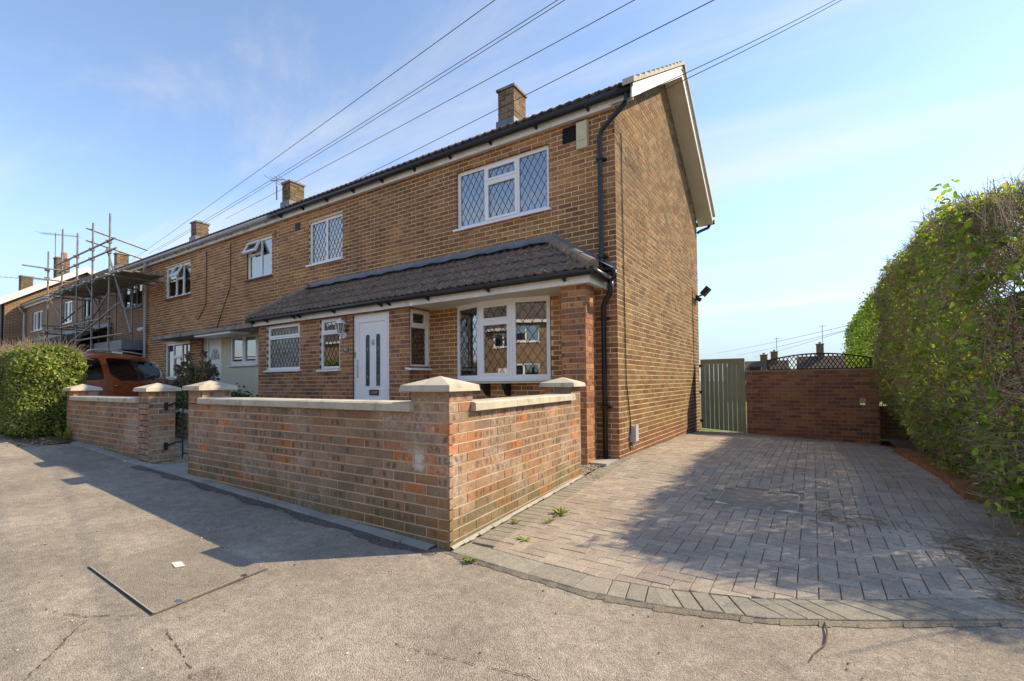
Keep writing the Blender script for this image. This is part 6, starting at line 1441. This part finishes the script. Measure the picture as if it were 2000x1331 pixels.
# ------------------------------------------------------------------ overhead wires
def ray_pt(x, y, t):
    d = CR*((x-1000)/FPX)-CU*((y-CYPX)/FPX)+CF; return CAMLOC+d.normalized()*t
def wire(label, A, B_, ext, sag, r=.0065):
    b = MB(); B2 = B_+(B_-A)*ext; n = 28; pts = []
    L_ = (B2-A).length
    for i in range(n+1):
        t = i/n; p = A+(B2-A)*t; t1 = 1/(1+ext); s = sag*(t/t1)*(1-t/t1); pts.append(p-ZUP*s)
    b.tube(pts, r, 5); tag(b.build('overhead_wire', M_IRON, None, at=A), label, 'wire', 'overhead wires')
for (lab, a, ta, e, te, sg_) in (('highest overhead wire, running alone over the row of houses', (255, 510), 33, (967, 0), 9.6, .15), ('upper wire of the close pair crossing above the roofs', (290, 496), 32, (1090, 0), 10.2, .3), ('lower wire of the close pair crossing above the roofs', (308, 489), 31, (1094, 6), 10.4, .35),
        ('overhead wire passing just above the middle house chimney', (440, 428), 24, (1240, 0), 9.2, .12), ('overhead wire crossing in front of the end house chimney', (600, 398), 20, (1395, 0), 8.2, .1)):
    A = ray_pt(*a, ta); B_ = ray_pt(*e, te); wire(lab, A, B_, .6, sg_)
for (lab, off) in (('upper strand of the wire pair tied to the white bargeboard', 0), ('lower strand of the wire pair tied to the white bargeboard', 1)):
    A = Vector((-1.88, 6.25+.1*off, 5.12-.03*off)); B_ = ray_pt(1630, 1+7*off, 11.5); wire(lab, A, B_, .5, .12, .006)
for (lab, a, e) in (('faint far wire sloping down to the distant chimneys', (1640, 640), (1400, 690)), ('second faint far wire beneath the first', (1640, 648), (1440, 694)), ('third faint far wire reaching the distant roof', (1640, 650), (1470, 698))):
    wire(lab, ray_pt(*e, 44), ray_pt(*a, 20), .2, .25, .007)

# ------------------------------------------------------------------ houses beyond the rear wall
def distant(label, x0, x1, y, zr, chim, seed):
    t = thing('distant_house', label, 'house', ((x0+x1)/2, y, -3), 'distant houses')
    part('wall', M_FARBR, t, lambda b: b.wbox((x0, y-2.6, -3.5), (x1, y+3, zr-2.0))); part('roof', M_TILE, t, lambda b: b.add([(x0-.2, y-3, zr-2.1), (x1+.2, y-3, zr-2.1), (x1+.2, y, zr), (x0-.2, y, zr), (x1+.2, y+3, zr-2.1), (x0-.2, y+3, zr-2.1)], [(0, 1, 2, 3), (3, 2, 4, 5), (1, 4, 2), (0, 3, 5)]))
    for (xc, h) in chim:
        c = part('chimney', M_CHIMFAR, t, lambda b: b.wbox((xc-.26, y-.3, zr-.4), (xc+.26, y+.3, zr+h))); part('cap', M_CONCC, c, lambda b: b.wbox((xc-.3, y-.34, zr+h), (xc+.3, y+.34, zr+h+.06))); part('pot', M_CONCC, c, lambda b: b.tube([(xc, y, zr+h), (xc, y, zr+h+.22)], .09, 8))
    return t
M_CHIMFAR = simple('far_chimney_brick', (.16, .10, .06), .9, .15, 4, 30)
distant('distant grey roofed house with two chimneys just above the rear wall', -6.2, -1.9, 46, 2.78, [(-3.55, .48), (-2.75, .72)], 1); distant('distant house with one chimney rising behind the trellis', -.9, 3.6, 46, 3.05, [(.55, .95)], 2)
aerial('television_aerial', 'tiny aerial above the distant pair of chimneys', (-2.55, 46, 3.4), 1.35, (.5, 0, 0), 3); aerial('television_aerial', 'tiny aerial above the distant chimney behind the trellis', (.75, 46, 3.9), 1.7, (.5, 0, 0), 3)

# ------------------------------------------------------------------ across the road: what the windows reflect
op = thing('terrace_row', 'brick terrace across the road mirrored in the bow window glass', 'house', (-20, -19, 0)); FO = Fr((0, -17.5, 0), (-1, 0, 0)); holes = []
for i in range(7):
    x = 36-i*7.2; holes += [(x+.8-6, x+2.6-6, 3.8, 4.9), (x+3.4-6, x+5.2-6, 3.8, 4.9), (x+.8-6, x+2.9-6, 1.1, 2.4)]
part('wall', M_BTX, op, lambda b: b.plate(FO, -12, 44, -.3, 5.3, holes, 0, -.12, False))
for h in holes: window(op, FO, *h, [(0, .5, 0, 1, 0), (.5, 1, 0, 1, 1)], sill=True, curtain=.97, fw=.09)
for i in range(7):
    x = 36-i*7.2-6; part('door', M_UPVC, op, lambda b: b.box(FO, x+3.8, x+4.75, -.1, 2.2, 0, .05))
part('roof', M_TILE, op, lambda b: b.add([(-44.5, -17.2, 5.25), (12.5, -17.2, 5.25), (12.5, -20.6, 7.6), (-44.5, -20.6, 7.6), (-44.5, -24, 5.25), (12.5, -24, 5.25)], [(0, 1, 2, 3), (3, 2, 5, 4)]))
part('fascia', M_FASCIA, op, lambda b: b.wbox((-44.5, -17.25, 5.05), (12.5, -17.2, 5.25)))
def bare_tree(label, x, y, h, seed):
    t = thing('bare_tree', label, 'tree', (x, y, 0), 'bare street trees'); rr = random.Random(seed); tk = MB(); br = MB()
    def grow(p, d, L_, r, lv):
        q = [p]; dd = d.copy()
        for k in range(4): dd = (dd+Vector((rr.gauss(0, .12), rr.gauss(0, .12), rr.gauss(.04, .06)))).normalized(); q.append(q[-1]+dd*L_/4)
        (tk if lv < 2 else br).tube(q, [r, r*.92, r*.85, r*.78, r*.7], 6 if lv < 2 else 4, False)
        if lv >= 5: return
        for k in range(3 if lv else 4): a = rr.uniform(0, 6.28); e = rr.uniform(.35, .8); s = dd.cross(Vector((math.cos(a), math.sin(a), .3))).normalized(); grow(q[rr.choice((3, 4, 4))], (dd*math.cos(e)+s*math.sin(e)).normalized(), L_*rr.uniform(.62, .82), r*.58, lv+1)
    grow(Vector((x, y, 0)), Vector((0, 0, 1)), h*.3, .17, 0); tk.build('trunk', M_BARK, t); br.build('branches', M_BARK, t, 'stuff')
bare_tree('bare street tree across the road mirrored in the leaded windows', -13.5, -10.5, 9, 1); bare_tree('second bare street tree farther along, mirrored in the upstairs windows', -22.5, -10.8, 9.5, 2)
